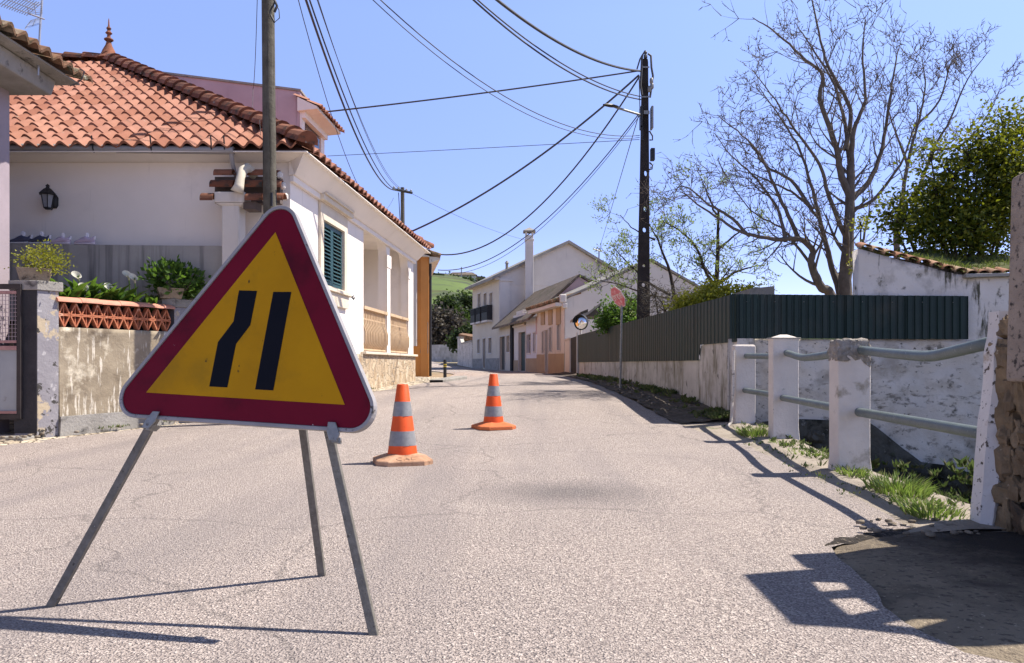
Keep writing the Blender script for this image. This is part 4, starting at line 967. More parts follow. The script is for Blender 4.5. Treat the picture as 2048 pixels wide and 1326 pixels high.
# ------------------------------------------------------------------ GARDEN TERRACE
tw_ = thing("terrace_wall", "streaked grey rendered terrace wall in front of the white house", "wall", (-6.5, 11.97, 1))
b = MB(); b.hexa([(-9.5, 11.95, 0), (-4.45, 11.95, 0), (-4.45, 12.12, 0), (-9.5, 12.12, 0), (-9.5, 11.95, P(0, 486, 11.95).z), (-4.45, 11.95, P(440, 492, 11.95).z), (-4.45, 12.12, P(440, 492, 11.95).z), (-9.5, 12.12, P(0, 486, 11.95).z)])
b.build("wall_body", m_concw, tw_)
b = MB(); b.box(-9.5, -4.2, 12.12, 12.326, 2.5, 2.82); b.build("terrace_floor", m_conc, tw_)
gs = MB(); gs.mesh([(-6.6, 10.15, 1.60), (-6.1, 10.1, 1.60), (-4.9, 11.95, 1.62), (-9.4, 11.95, 1.62), (-6.6, 10.15, 0), (-6.1, 10.1, 0), (-4.9, 11.95, 0), (-9.4, 11.95, 0)], [(0, 1, 2, 3), (4, 5, 1, 0)])
gs.build("soil", m_soil, kind="structure")
# sneakers on the terrace wall
def shoe(label, px, py, ln, c1, c2, heelup):
    loc = P(px, py, 12.02); loc.z = P(0, 486, 11.95).z+(P(440, 492, 11.95).z-P(0, 486, 11.95).z)*(loc.x+9.5)/5.05+.002; t = thing("shoe", label, "shoe", loc, "shoes drying on the terrace wall")
    def sec(x, w_, z0, z1, n=10):
        return [loc+V((x, cos(2*pi*j/n)*w_, (z0+z1)/2+sin(2*pi*j/n)*(z1-z0)/2)) for j in range(n)]
    def loft(secs, nm, mt):
        b = MB(); vs = [v for s_ in secs for v in s_]; n = len(secs[0])
        fs = [(k*n+j, k*n+(j+1) % n, (k+1)*n+(j+1) % n, (k+1)*n+j) for k in range(len(secs)-1) for j in range(n)]+[tuple(range(n))[::-1], tuple(range(len(vs)-n, len(vs)))]
        b.mesh(vs, fs); return b.build(nm, mt, t, smooth='all')
    s = ln/.27
    loft([sec(x*s, w_*s, z0*s, z1*s) for x, w_, z0, z1 in ((-.15, .02, .012, .03), (-.13, .04, .004, .034), (-.06, .048, 0, .034), (.03, .038, .004, .036), (.10, .038, .0, .040), (.14, .03, .004, .044), (.148, .015, .012, .04))], "sole", M("sole_"+c2[0], c2[1], None, 9, .7))
    up = loft([sec(x*s, w_*s, z0*s, z1*s) for x, w_, z0, z1 in ((-.14, .02, .03, .045), (-.115, .038, .025, .066), (-.06, .045, .025, .085), (-.01, .042, .025, .115), (.03, .040, .03, .14), (.06, .036, .03, .108), (.10, .034, .03, .100), (.135, .026, .035, .128), (.148, .012, .06, .125))], "upper", M("upper_"+c1[0], c1[1], None, 9, .8))
    b = MB(); b.lathe(loc+V((.035*s, 0, .12*s)), [(.026*s, -.01*s), (.030*s, .03*s), (.018*s, .052*s)], 8); b.build("tongue", M("white_lining", (.80, .77, .80), None, 9, .8), up, smooth=True); b = MB(); b.tube([loc+V((.135*s, 0, .08*s)), loc+V((.150*s, 0, .128*s))], [.026*s, .012*s], 6)
    b.build("heel_tab", M("white_lining", (.80, .77, .80), None, 9, .8), up, smooth=True)
    b = MB()
    for k in range(4): b.box(loc.x+(-.045+k*.02)*s, loc.x+(-.038+k*.02)*s, loc.y-.046*s, loc.y+.03*s, loc.z+(.088+.007*k)*s, loc.z+(.096+.007*k)*s)
    b.build("laces", M("pale_laces", (.55, .55, .6), None, 9, .8), up)
shoe("leftmost dark navy trainer on the terrace wall beside the mauve building", 41, 486, .33, ("navy", (.09, .095, .15)), ("offwhite", (.75, .72, .71)), 1)
shoe("second dark navy trainer with white heel tab on the terrace wall", 78, 486, .33, ("navy2", (.07, .075, .12)), ("offwhite2", (.75, .73, .72)), 1)
shoe("pale pink trainer third from the left on the terrace wall", 121, 487, .30, ("palepink", (.62, .50, .60)), ("pinkwhite", (.75, .66, .7)), 1)
shoe("pale pink trainer standing apart, rightmost on the terrace wall", 169, 487, .31, ("palepink2", (.58, .47, .57)), ("pinkwhite2", (.72, .63, .68)), 1)
# ------------------------------------------------------------------ FRONT GARDEN WALL with pierced terracotta blocks
GA = (-6.03, 9.99); GB = (-5.20, 11.46); GF = Fr(GA, GB)
gwl = thing("garden_wall", "stained ochre garden wall topped by pierced terracotta blocks", "garden wall", (-6, 10, 0))
zb0 = GF.uz(120, 654)[1]; ztc = GF.uz(118, 592)[1]
rough_wall("wall_body", GF, [(0, zb0), (GF.L, zb0)], -.1, m_lowwall, gwl, thick=.16, amp=.012, cell=.06)
b = MB(); b.slab(GF, [[(-.02, -.1), (GF.L, .0), (GF.L, gz(11.4)+.24), (GF.L*.4, gz(10.6)+.26), (.0, .30)]], .012, .045); b.build("plinth", m_conc, gwl)
cob = MB(); pit = .088; zt_ = ztc-.075; hh = (zt_-zb0); n = int(GF.L/pit)
def bar(a, c, w_=.011, d0=-.10, d1=-.01):
    d = V((c[0]-a[0], c[1]-a[1])).normalized(); s_ = V((-d.y, d.x))*w_
    cob.slab(GF, [[(a[0]-s_.x, a[1]-s_.y), (c[0]-s_.x, c[1]-s_.y), (c[0]+s_.x, c[1]+s_.y), (a[0]+s_.x, a[1]+s_.y)]], d0, d1, random.random())
nblk = 11; pit = GF.L/nblk; zm = (zb0+zt_)/2; q = .022
for k in range(nblk):
    u0 = k*pit; uc = u0+pit/2; jj = random.uniform(-.004, .004)
    for (p_, r_) in (((uc, zt_-.006), (u0+.010, zm+q)), ((uc, zt_-.006), (u0+pit-.010, zm+q)), ((uc, zb0+.006), (u0+.010, zm-q)), ((uc, zb0+.006), (u0+pit-.010, zm-q)), ((u0+.002, zm+q*.6), (uc, zm+.006)), ((u0+pit-.002, zm+q*.6), (uc, zm+.006)), ((u0+.002, zm-q*.6), (uc, zm-.006)), ((u0+pit-.002, zm-q*.6), (uc, zm-.006))):
        bar(p_, r_, .0085, -.10+jj, -.012+jj)
    bar((uc, zt_), (uc, zb0), .006, -.10, -.03+jj); bar((u0+.001, zm-q), (u0+.001, zm+q), .010, -.10, -.014)
cob.build("pierced_blocks", m_terra, gwl)
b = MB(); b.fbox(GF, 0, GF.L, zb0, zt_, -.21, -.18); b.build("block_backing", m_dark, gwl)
b = MB()
ncap = 6
for k in range(ncap):
    a0_, a1_ = GF.L*k/ncap+.002-(.04 if k == 0 else 0), GF.L*(k+1)/ncap-.002+(.03 if k == ncap-1 else 0); jz = random.uniform(-.004, .004)
    n_ = 10; rg = []
    for (u) in (a0_, a1_): rg.append([GF.w(u, zt_+.005+jz+sin(pi*j/n_)*.075, -.08+cos(pi*j/n_)*.13) for j in range(n_+1)])
    for j in range(n_): b.face([rg[0][j], rg[1][j], rg[1][j+1], rg[0][j+1]], random.random())
    b.face(rg[0]); b.face(rg[1][::-1])
b.build("coping", M("pink_terracotta_coping", (.62, .30, .21), (.50, .21, .14), 5, .85, .2, 50, patches=[((.25, .15, .10), 6, .6, .7)]), gwl, weld=True, smooth=True)
# pillars
def gpillar(label, c0, uvec, wf, ws, z0, z1, mat_l, mat_f, capn=True):
    """c0 nearest corner; side face along uvec (lit), front face along -X (shaded)"""
    t = thing("gate_pillar", label, "pillar", (c0[0], c0[1], z0)); u = V((*uvec, 0)).normalized(); fv = V((-1, .0, 0)); c = V((c0[0], c0[1], 0))
    def quad(o, a, b_, za, zb_): return [V((p.x, p.y, z)) for z in (za, zb_) for p in (o, o+a, o+a+b_, o+b_)]
    b = MB(); b.hexa(quad(c, u*ws, fv*wf, z0, z1)); b.build("shaft", mat_l, t, bevel=.006)
    b = MB(); b.hexa(quad(c+V((-.004, -.006, 0)), fv*(wf-.004), V((0, .006, 0)), z0+.15, z1-.0)); b.build("shaded_face", mat_f, t)  # near-black plate paints in the shade of this side, plus staining
    b = MB(); o = c-u*.03-fv*.03; b.hexa(quad(o, u*(ws+.06), fv*(wf+.08), z1, z1+.125)); b.build("cap", m_conc, t, bevel=.008)
    return t
pz = P(75, 580, 9.75).z
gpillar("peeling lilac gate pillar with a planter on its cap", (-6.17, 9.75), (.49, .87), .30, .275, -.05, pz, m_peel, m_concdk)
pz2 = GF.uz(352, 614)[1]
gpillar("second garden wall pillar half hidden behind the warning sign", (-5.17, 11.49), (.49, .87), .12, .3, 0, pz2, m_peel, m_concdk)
# planters
def planter(label, c, w0, h, sz):
    t = thing("planter", label, "planter", c); c = V(c); b = MB(); R = Matrix.Rotation(radians(29), 3, 'Z')
    def ring(s_, z): return [c+R @ V((x*s_[0], y*s_[1], 0))+V((0, 0, z)) for x, y in ((-1, -1), (1, -1), (1, 1), (-1, 1))]
    k = [ring((w0*.78, sz*.78), 0), ring((w0, sz), h), ring((w0*.88, sz*.88), h), ring((w0*.8, sz*.8), h-.05)]
    vs = [v for r in k for v in r]; b.mesh(vs, [(i*4+j, i*4+(j+1) % 4, (i+1)*4+(j+1) % 4, (i+1)*4+j) for i in range(3) for j in range(4)]+[(3, 2, 1, 0)])
    b.build("pot", M("mottled_stone_pot", (.34, .27, .19), (.20, .155, .11), 6, .95, .6, 30, patches=[((.09, .07, .05), 11, .55, .65)]), t, bevel=.004)
    b = MB(); b.mesh(ring((w0*.8, sz*.8), h-.04), [(0, 1, 2, 3)]); b.build("soil", m_soil, t)
planter("shallow stone planter on the peeling gate pillar", (P(68, 556, 9.92).x, 9.93, pz+.126), .20, .17, .15)
planter("stone planter on the second garden wall pillar", (P(338, 590, 11.5).x, 11.55, pz2+.126), .19, .16, .14)
def bush(name, label, cat, c, rad, n, L, W, mat_, stems=6, group=None, trunk=None, hollow=.45):
    c = V(c); t = thing(name, label, cat, (c.x, c.y, c.z-rad[2]), group); b = MB(); s_ = MB()
    base = c-V((0, 0, rad[2]))
    for k in range(stems):
        d = V((random.uniform(-1, 1)*rad[0], random.uniform(-1, 1)*rad[1], random.uniform(-.1, .7)*rad[2]))*.8
        m_ = base+(c+d-base)*.5+V((random.uniform(-.1, .1), random.uniform(-.1, .1), 0))*rad[0]; s_.tube([base, m_, c+d], [.012+rad[2]*.02, .008+rad[2]*.01, .004], 5)
    s_.build("stems", m_bark, t)
    nc = max(6, n//40)
    cl = []
    for k in range(nc):
        v = V((random.gauss(0, 1), random.gauss(0, 1), random.gauss(0, 1))).normalized()*(hollow+(1-hollow)*random.random()**.5)
        cl.append((c+V((v.x*rad[0], v.y*rad[1], v.z*rad[2])), random.random()))
    for k in range(n):
        q, r = random.choice(cl); sp = .28*min(rad)+.04
        p = q+V((random.gauss(0, sp), random.gauss(0, sp), random.gauss(0, sp*.8)))*.8
        if p.z < base.z: continue
        d = (p-c).normalized()+V((random.uniform(-1, 1), random.uniform(-1, 1), random.uniform(-.4, 1)))
        b.leaf(p, d, L*random.uniform(.6, 1.2), W*random.uniform(.6, 1.2), min(1, max(0, r*.6+random.random()*.4)))
    b.build("foliage", mat_, t); return t
pc = P(82, 524, 9.95)
bush("succulent_bush", "rounded green succulent shrub in the planter on the gate pillar", "potted shrub", (pc.x, 9.98, pc.z), (.27, .2, .16), 1300, .035, .014, m_leafyel)
pc = P(352, 562, 11.55)
bush("leafy_shrub", "dark glossy leafy shrub behind the second garden pillar", "shrub", (pc.x, 11.6, pc.z), (.44, .22, .24), 900, .10, .035, m_leafgr)
# calla lilies: blade leaves and white funnels
def lily(label, px, py, Y, nl, hh, flowers):
    c = P(px, py, Y); c.z = 1.6; t = thing("lily_plant", label, "lily plant", c, "lilies growing behind the pierced blocks"); b = MB()
    for k in range(nl):
        a = random.uniform(0, 6.28); r = random.random(); l = hh*random.uniform(.6, 1.1); out = V((cos(a), sin(a), 0)); sd = V((-sin(a), cos(a), 0))
        pts_ = [c+V((random.uniform(-.15, .15), random.uniform(-.06, .06), 0))]; w_ = .035
        p0 = pts_[0]; prev = None
        for i in range(6):
            s_ = i/5; p = p0+V((0, 0, l*s_*(1-.28*s_*s_)))+out*l*.55*s_*s_; ww = w_*(.25+1.6*s_*(1-s_)*2.2)*(1 if i < 5 else .05)
            q = (p-sd*ww, p+V((0, 0, .0))-out*.01, p+sd*ww)
            if prev: b.face([prev[0], prev[1], q[1], q[0]], r); b.face([prev[1], prev[2], q[2], q[1]], r)
            prev = q
    b.build("leaves", m_leafgr, t)
    for (fx, fy) in flowers:
        f = P(fx, fy, Y-.08); b = MB(); n_ = 14; ax = V((.25, -.6, .6)).normalized(); s1 = ax.cross(V((0, 0, 1))).normalized(); s2 = s1.cross(ax)
        rings = [(0, .010), (.05, .018), (.09, .035), (.115, .062)]
        vs = []
        for i, (h_, r_) in enumerate(rings):
            for j in range(n_):
                an = 2*pi*j/n_; ex = (1+.35*cos(an)) if i > 1 else 1; vs.append(f+ax*(h_+(.035*cos(an) if i == 3 else 0))+(s1*cos(an)+s2*sin(an))*r_*ex)
        b.mesh(vs, [(i*n_+j, i*n_+(j+1) % n_, (i+1)*n_+(j+1) % n_, (i+1)*n_+j) for i in range(3) for j in range(n_)]); fl = b.build("flower", M("white_petal", (.80, .78, .66), None, 5, .6, trans=(.6, .6, .45)), t, smooth='all')
        b = MB(); b.tube([f-V((0, 0, .3))+V((.0, .05, 0)), f], .009, 6); b.tube([f+ax*.02, f+ax*.10], .008, 6); b.build("stem", m_leafgr, fl)
lily("lily clump with an upright white flower near the gate pillar", 165, 590, 10.75, 34, .82, [(158, 562), (172, 585)])
lily("lily clump with the largest open white flower mid-wall", 245, 595, 11.2, 36, .74, [(258, 560), (270, 566)])
lily("flowerless green lily clump between the two white-flowered ones", 212, 595, 11.0, 34, .76, [(222, 585)])
lily("spreading green lily leaves right beside the gate pillar", 128, 590, 10.5, 26, .76, [])
lily("low broad lily leaves near the second pillar", 292, 595, 11.35, 26, .62, [])
# ------------------------------------------------------------------ GATE at the far left
gt_ = thing("garden_gate", "metal garden gate with grey sheet panel and wire grid top", "gate", (-6.55, 9.8, .1))
GT = Fr((-7.6, 9.72), (P(44, 700, 9.72).x, 9.72)); gx = GT.L
def gzp(py): return 1-(py-HY)/F*9.72
m_gp = M("faded_pink_gate_paint", (.42, .24, .22), (.30, .16, .15), 8, .6); m_gd = M("dark_gate_frame", (.05, .04, .038), (.03, .025, .024), 8, .6)
b = MB(); b.fbox(GT, 0, gx, gzp(578), gzp(568), -.03, .03); b.fbox(GT, gx-.05, gx, gzp(838), gzp(578), -.03, .03); b.fbox(GT, 0, gx-.05, gzp(838), gzp(828), -.03, .03); b.build("frame", m_gd, gt_, bevel=.004)
b = MB(); b.fbox(GT, 0, gx-.05, gzp(700), gzp(692), -.025, .035); b.fbox(GT, 0, gx-.055, gzp(588), gzp(582), -.015, .03); b.fbox(GT, 0, gx-.055, gzp(686), gzp(681), -.015, .03); b.fbox(GT, 0, gx-.05, gzp(827), gzp(822), -.02, .032); b.build("cross_rail", m_gp, gt_)
b = MB()
for k in range(30): u = gx-.08-k*.042; b.tube([GT.w(u, gzp(686), .01), GT.w(u, gzp(582), .01)], .004, 4)
for k in range(13): z = gzp(681)+k*.052; b.tube([GT.w(0, z, .014), GT.w(gx-.055, z, .014)], .004, 4)
b.build("wire_grid", M("pale_wire_grid", (.42, .34, .35), None, 8, .5), gt_)
b = MB(); b.fbox(GT, 0, gx-.055, gzp(822), gzp(700), -.01, .008); b.build("sheet_panel", M("grey_gate_sheet", (.36, .38, .39), (.28, .30, .31), 2, .6, .1, 8, patches=[((.18, .16, .14), 3, .64, .74)]), gt_)
b = MB(); b.box(-8.2, -6.20, 9.5, 10.1, -.1, .075); st = b.build("doorstep", m_conc, bevel=.02, org=(-7, 9.7, 0)); tag(st, "broken concrete doorstep under the garden gate", "doorstep")
# ------------------------------------------------------------------ MAUVE BUILDING at the left edge
lb = thing("mauve_building", "mauve building edge with concrete eave and lichened tiles at the far left", "building", (-7.2, 9, 0))
b = MB(); b.box(-12, P(19, 400, 10.25).x, 5.5, 10.25, 0, 4.74); b.build("wall", m_mauvel, lb)
b = MB(); b.hexa([(-12, 5, 4.72), (-6.22, 5, 4.72), (-6.38, 10.40, 4.72), (-12, 10.40, 4.72), (-12, 5, 4.94), (-6.16, 5, 4.94), (-6.34, 10.44, 4.94), (-12, 10.44, 4.94)]); b.build("eave_slab", m_conc, lb, bevel=.02)
b = MB(); b.box(-12, -6.12, 5, 10.62, 4.945, 4.97); b.build("tile_bed", m_conc, lb)
b = MB(); tiles(b, V((-6.02, 5, 4.99)), V((0, 1, 0)), V((-1, 0, .33)).normalized(), [(0, 0), (5.72, 0), (5.72, 4), (0, 4)], .24, .40, .05, 6, lift=.035)
b.build("roof", m_tileold, lb, smooth=True)
# rooftop antenna
an = thing("tv_antenna", "silver television aerial with grid reflector above the mauve building roof", "antenna", P(78, 128, 9.9))
m_al = M("aluminium", (.42, .43, .46), (.34, .35, .38), 10, .35, metal=.5)
b = MB(); b.tube([P(76, 150, 9.9), P(80, 60, 9.9), P(87, -40, 9.9)], .014, 8); b.build("mast", m_al, an, smooth=True)
b = MB(); Ya = 9.85
A_ = P(88, 38, Ya); B_ = P(5, 8, Ya-.9)
for off in (V((0, 0, 0)), V((.05, 0, .055)), V((.10, 0, .11))): b.tube([A_.lerp(B_, .35)+off, B_+off], .005, 5)
for k in range(12):
    q = A_.lerp(B_, .35+.65*k/11); b.tube([q-V((.05, 0, .02)), q+V((.14, .0, .14))], .0045, 4)
b.tube([A_, A_.lerp(B_, .4)], .012, 6)
b.build("director_boom", m_al, an)
for (q0, q1, q2, q3) in (((53, 12), (83, 2), (84, 28), (60, 30)), ((50, 57), (80, 48), (83, 34), (62, 41))):
    b = MB()
    for k in range(7):
        t = k/6; a = V((q0[0]+(q3[0]-q0[0])*t, q0[1]+(q3[1]-q0[1])*t)); c = V((q1[0]+(q2[0]-q1[0])*t, q1[1]+(q2[1]-q1[1])*t)); b.tube([P(a.x, a.y, Ya-.25+.2*t), P(c.x, c.y, Ya-.0)], .0035, 4)
    for t in (0, .5, 1): b.tube([P(q0[0]+(q1[0]-q0[0])*t, q0[1]+(q1[1]-q0[1])*t, Ya-.12), P(q3[0]+(q2[0]-q3[0])*t, q3[1]+(q2[1]-q3[1])*t, Ya-.05)], .0045, 4)
    b.build("reflector", m_al, an)
b = MB(); b.tube([P(140, 172, 10.2), P(155, 166, 10.2), P(164, 158, 10.2), P(169, 143, 10.2), P(160, 138, 10.2)], .008, 5); tag(b.build("loose_cable", m_wire, org=P(140, 172, 10.2)), "loose bent cable end sticking out over the lichened eave", "cable")
# ------------------------------------------------------------------ TILED GATE PORTAL behind the pole
gp_ = thing("gate_portal", "white gate column carrying stacked brown tiles and a curved plaster ridge", "gate portal", (-4.4, 11.8, .1))
b = MB(); Yc = 11.75
b.box(P(443, 0, Yc).x, P(478, 0, Yc).x, Yc, Yc+.30, 0, P(0, 405, Yc).z); b.build("column", m_offwhite, gp_, bevel=.02)
b = MB(); b.hexa([P(443, 412, Yc)-V((0, 0, 0)), P(482, 412, Yc), P(482, 412, Yc)+V((.02, .35, 0)), P(443, 412, Yc)+V((0, .35, 0)), P(428, 405, Yc-.04), P(489, 405, Yc-.04), P(489, 405, Yc-.04)+V((.0, .42, 0)), P(428, 405, Yc-.04)+V((0, .42, 0))])
b.hexa([P(428, 404.5, Yc-.04), P(489, 404.5, Yc-.04), P(489, 404.5, Yc-.04)+V((0, .42, 0)), P(428, 404.5, Yc-.04)+V((0, .42, 0)), P(428, 383, Yc-.04), P(489, 383, Yc-.04), P(489, 383, Yc-.04)+V((0, .42, 0)), P(428, 383, Yc-.04)+V((0, .42, 0))])
b.build("capital", m_offwhite, gp_, bevel=.015)
b = MB()
def roll(x0, x1, y, Y, rad, r):
    A = P(x0, y, Y); B_ = P(x1, y, Y); n_ = 8
    for rr in (rad, rad-.014):
        for j in range(n_):
            a0, a1 = pi*j/n_-.3, pi*(j+1)/n_-.3
            b.face([A+V((0, -cos(a0)*rr, sin(a0)*rr*.9)), B_+V((0, -cos(a0)*rr, sin(a0)*rr*.9)), B_+V((0, -cos(a1)*rr, sin(a1)*rr*.9)), A+V((0, -cos(a1)*rr, sin(a1)*rr*.9))], r)
    for E in (A, B_):
        for j in range(n_):
            a0, a1 = pi*j/n_-.3, pi*(j+1)/n_-.3
            b.face([E+V((0, -cos(a0)*rad, sin(a0)*rad*.9)), E+V((0, -cos(a1)*rad, sin(a1)*rad*.9)), E+V((0, -cos(a1)*(rad-.014), sin(a1)*(rad-.014)*.9)), E+V((0, -cos(a0)*(rad-.014), sin(a0)*(rad-.014)*.9))], r)
for (xs, y, Y, rad) in ((((431, 468), (498, 529), (531, 560)), 351, 12.0, .10), (((424, 470), (490, 528), (530, 566)), 374, 11.88, .115), (((405, 430), (494, 526), (528, 570)), 400, 11.76, .115)):
    for (x0, x1) in xs: roll(x0, x1, y+random.uniform(-1, 1), Y, rad, random.random())
b.build("tiles", m_tiledk, gp_, smooth=True)
b = MB(); b.box(P(432, 0, 12.05).x, P(562, 0, 12.05).x, 12.0, 12.15, P(0, 405, 11.95).z, P(0, 352, 11.95).z); b.box(P(490, 0, 11.8).x, P(515, 0, 11.8).x, 11.72, 12.0, P(0, 420, 11.8).z, P(0, 405, 11.8).z)
b.build("tile_core", M("shaded_mortar", (.13, .10, .09), (.09, .07, .06), 6, .9), gp_)
b = MB(); pts_ = [P(474, 384, 11.66), P(478, 372, 11.66), P(481, 355, 11.7), P(486, 341, 11.8), P(494, 336, 11.9), P(503, 343, 11.98), P(509, 356, 12.05)]
b.tube(pts_, [.10, .075, .065, .075, .08, .075, .06], 12); b.build("plaster_ridge", M("cream_plaster", (.66, .60, .48), (.56, .51, .41), 5, .9, .3, 30), gp_, smooth='all')
for (x, y) in ((560, 351), (566, 372), (571, 394), (529, 396)):
    b = MB(); c = P(x, y, 11.9); b.lathe(c+V((0, 0, -.05)), [(.03, 0), (.045, .02), (.045, .08), (.02, .11)], 10); b.build("mortar_end", m_offwhite, gp_, smooth=True)
# ------------------------------------------------------------------ WOODEN POLE (left)
wp = thing("wooden_pole", "weathered wooden utility pole behind the warning sign", "utility pole", P(544, 842, 11.45))
b = MB(); q = [P(544+(536-544)*t, 842-842*t, 11.45) for t in (0, .25, .5, .75, 1.0, 1.3)]
pp = []
for i, p in enumerate(q): pp.append(p)
b.tube(pp, [.108, .104, .10, .097, .095, .09], 18); b.build("shaft", m_wood, wp, smooth=True)
b = MB(); b.tube([P(545+5*sin(i*.9), -60+i*7, 11.33) for i in range(16)], .014, 6)
b.tube([P(550, 5, 11.3), P(558, 20, 11.3), P(559, 36, 11.3), P(550, 44, 11.3), P(547, 30, 11.3)], .007, 5); b.tube([P(549, 0, 11.3), P(554, 12, 11.3), P(549, 24, 11.3)], .02, 6)
b.build("cable_loops", m_black, wp, smooth=True)
b = MB(); b.tube([P(553, 410, 11.36), P(552, 380, 11.36)], .008, 5); b.box(P(541, 0, 11.33).x, P(545, 0, 11.33).x, 11.325, 11.345, P(0, 412, 11.33).z, P(0, 385, 11.33).z); b.build("ground_strap", m_black, wp)
# ------------------------------------------------------------------ ORANGE HOUSE
oh = thing("orange_house", "narrow ochre orange house end beyond the white house", "house", (-3.5, 28, .5))
OA = P(818, 755, 27.6); OB = P(857.5, 755, 27.6)
OF1 = Fr((OA.x-3, 27.6), (OB.x, 27.6)); OF2 = Fr((OB.x, 27.6), (-5.2, 40.5))
b = MB(); b.slab(OF1, [[(0, .2), (OF1.L, .2), (OF1.L, 4.98), (0, 5.1)]], -.3, 0); b.slab(OF2, [[(0.001, .3), (OF2.L, .3), (OF2.L, 4.95), (0.001, 4.95)]], -.3, 0); b.build("wall", m_orangewall, oh)
b = MB(); x1 = P(833, 0, 27.4).x; b.box(OA.x-.6, x1, 27.40, 27.598, P(0, 692, 27.4).z, P(0, 512, 27.4).z); b.build("white_strip", m_offwhite, oh)
b = MB()
for k in range(9):
    u = OF1.L-1.1+k*.14; b.tube([OF1.w(u, 4.98+.10*random.uniform(.8, 1.2), .28), OF1.w(u, 5.15, -.3)], .085, 8, r=random.random())
for k in range(70):
    u = k*.19-.1; b.tube([OF2.w(u, 4.98, .42+random.uniform(-.02, .02)), OF2.w(u, 5.35, -.8)], .085, 8, r=random.random())
b.build("eave_tiles", m_tileold, oh, smooth=True)
b = MB(); b.hexa([OF2.w(-.1, 4.70, .02), OF2.w(13, 4.70, .02), OF2.w(13, 4.86, .42), OF2.w(-.1, 4.86, .42), OF2.w(-.1, 4.94, .02), OF2.w(13, 4.94, .02), OF2.w(13, 4.93, .42), OF2.w(-.1, 4.93, .42)])
b.hexa([OF2.w(-.2, 4.93, -6), OF2.w(13, 4.93, -6), OF2.w(13, 4.93, .02), OF2.w(-.2, 4.93, .02), OF2.w(-.2, 6.6, -6), OF2.w(13, 6.6, -6), OF2.w(13, 4.95, .02), OF2.w(-.2, 4.95, .02)])
b.build("eave_board", M("flaking_cream_boards", (.70, .66, .56), (.58, .54, .46), 5, .9, .3, 20, patches=[((.15, .12, .09), 4, .6, .7)]), oh)
b = MB(); b.tube([OF2.w(.12, .55, .06), OF2.w(.12, 4.7, .06)], .055, 8); b.build("downpipe", m_black, oh)
b = MB(); c1 = OF1.uz(855, 660); b.slab(OF1, [roundpoly([(c1[0]-.28, c1[1]-.9), (c1[0]+.03, c1[1]-.9), (c1[0]+.03, c1[1]+.35), (c1[0]-.18, c1[1]+.3)], .08, 4)], .003, .006); b.slab(OF1, [[(OF1.L-.9, c1[1]-.55), (OF1.L-.45, c1[1]-.5), (OF1.L-.5, c1[1]-.25), (OF1.L-.9, c1[1]-.2)]], .003, .0065); b.build("bare_render_patch", m_conc, oh)
# bollard and culvert
bo = thing("bollard", "black roadside bollard with two thin yellow bands near the orange house", "bollard", P(890, 757, 24.5))
bc = P(890, 757, 24.5); zt_ = P(890, 719, 24.5).z
b = MB(); b.lathe((bc.x, bc.y, gz(24.5)-.05), [(.055, 0), (.055, zt_-gz(24.5)), (.045, zt_-gz(24.5)+.04), (.0, zt_-gz(24.5)+.06)], 14); b.build("post", m_black, bo, smooth=True)
for k in (.62, .72):
    b = MB(); hh_ = (zt_-gz(24.5)); b.lathe((bc.x, bc.y, gz(24.5)), [(.058, hh_*k), (.058, hh_*k+.035)], 14); b.build("yellow_band", M("yellow_band_paint", (.55, .42, .05), None, 5, .5), bo, smooth=True)
cv = MB(); c = P(872, 772, 21.5); cv.hexa([(c.x-.15, 21.1, .40), (c.x+.25, 21.1, .40), (c.x+.75, 24.0, .48), (c.x+.35, 24, .48), (c.x-.15, 21.1, .56), (c.x+.25, 21.1, .56), (c.x+.75, 24.0, .62), (c.x+.35, 24, .62)])
tag(cv.build("drain_slab", m_conc, org=(c.x, 21.5, .4), bevel=.02), "grey concrete drain slab at the bend in front of the bollard", "drain slab")
cvd = MB(); cvd.box(c.x-.13, c.x+.23, 21.085, 21.098, .42, .545)
o_ = cvd.build("drain_mouth", m_dark, bpy.data.objects["drain_slab"])
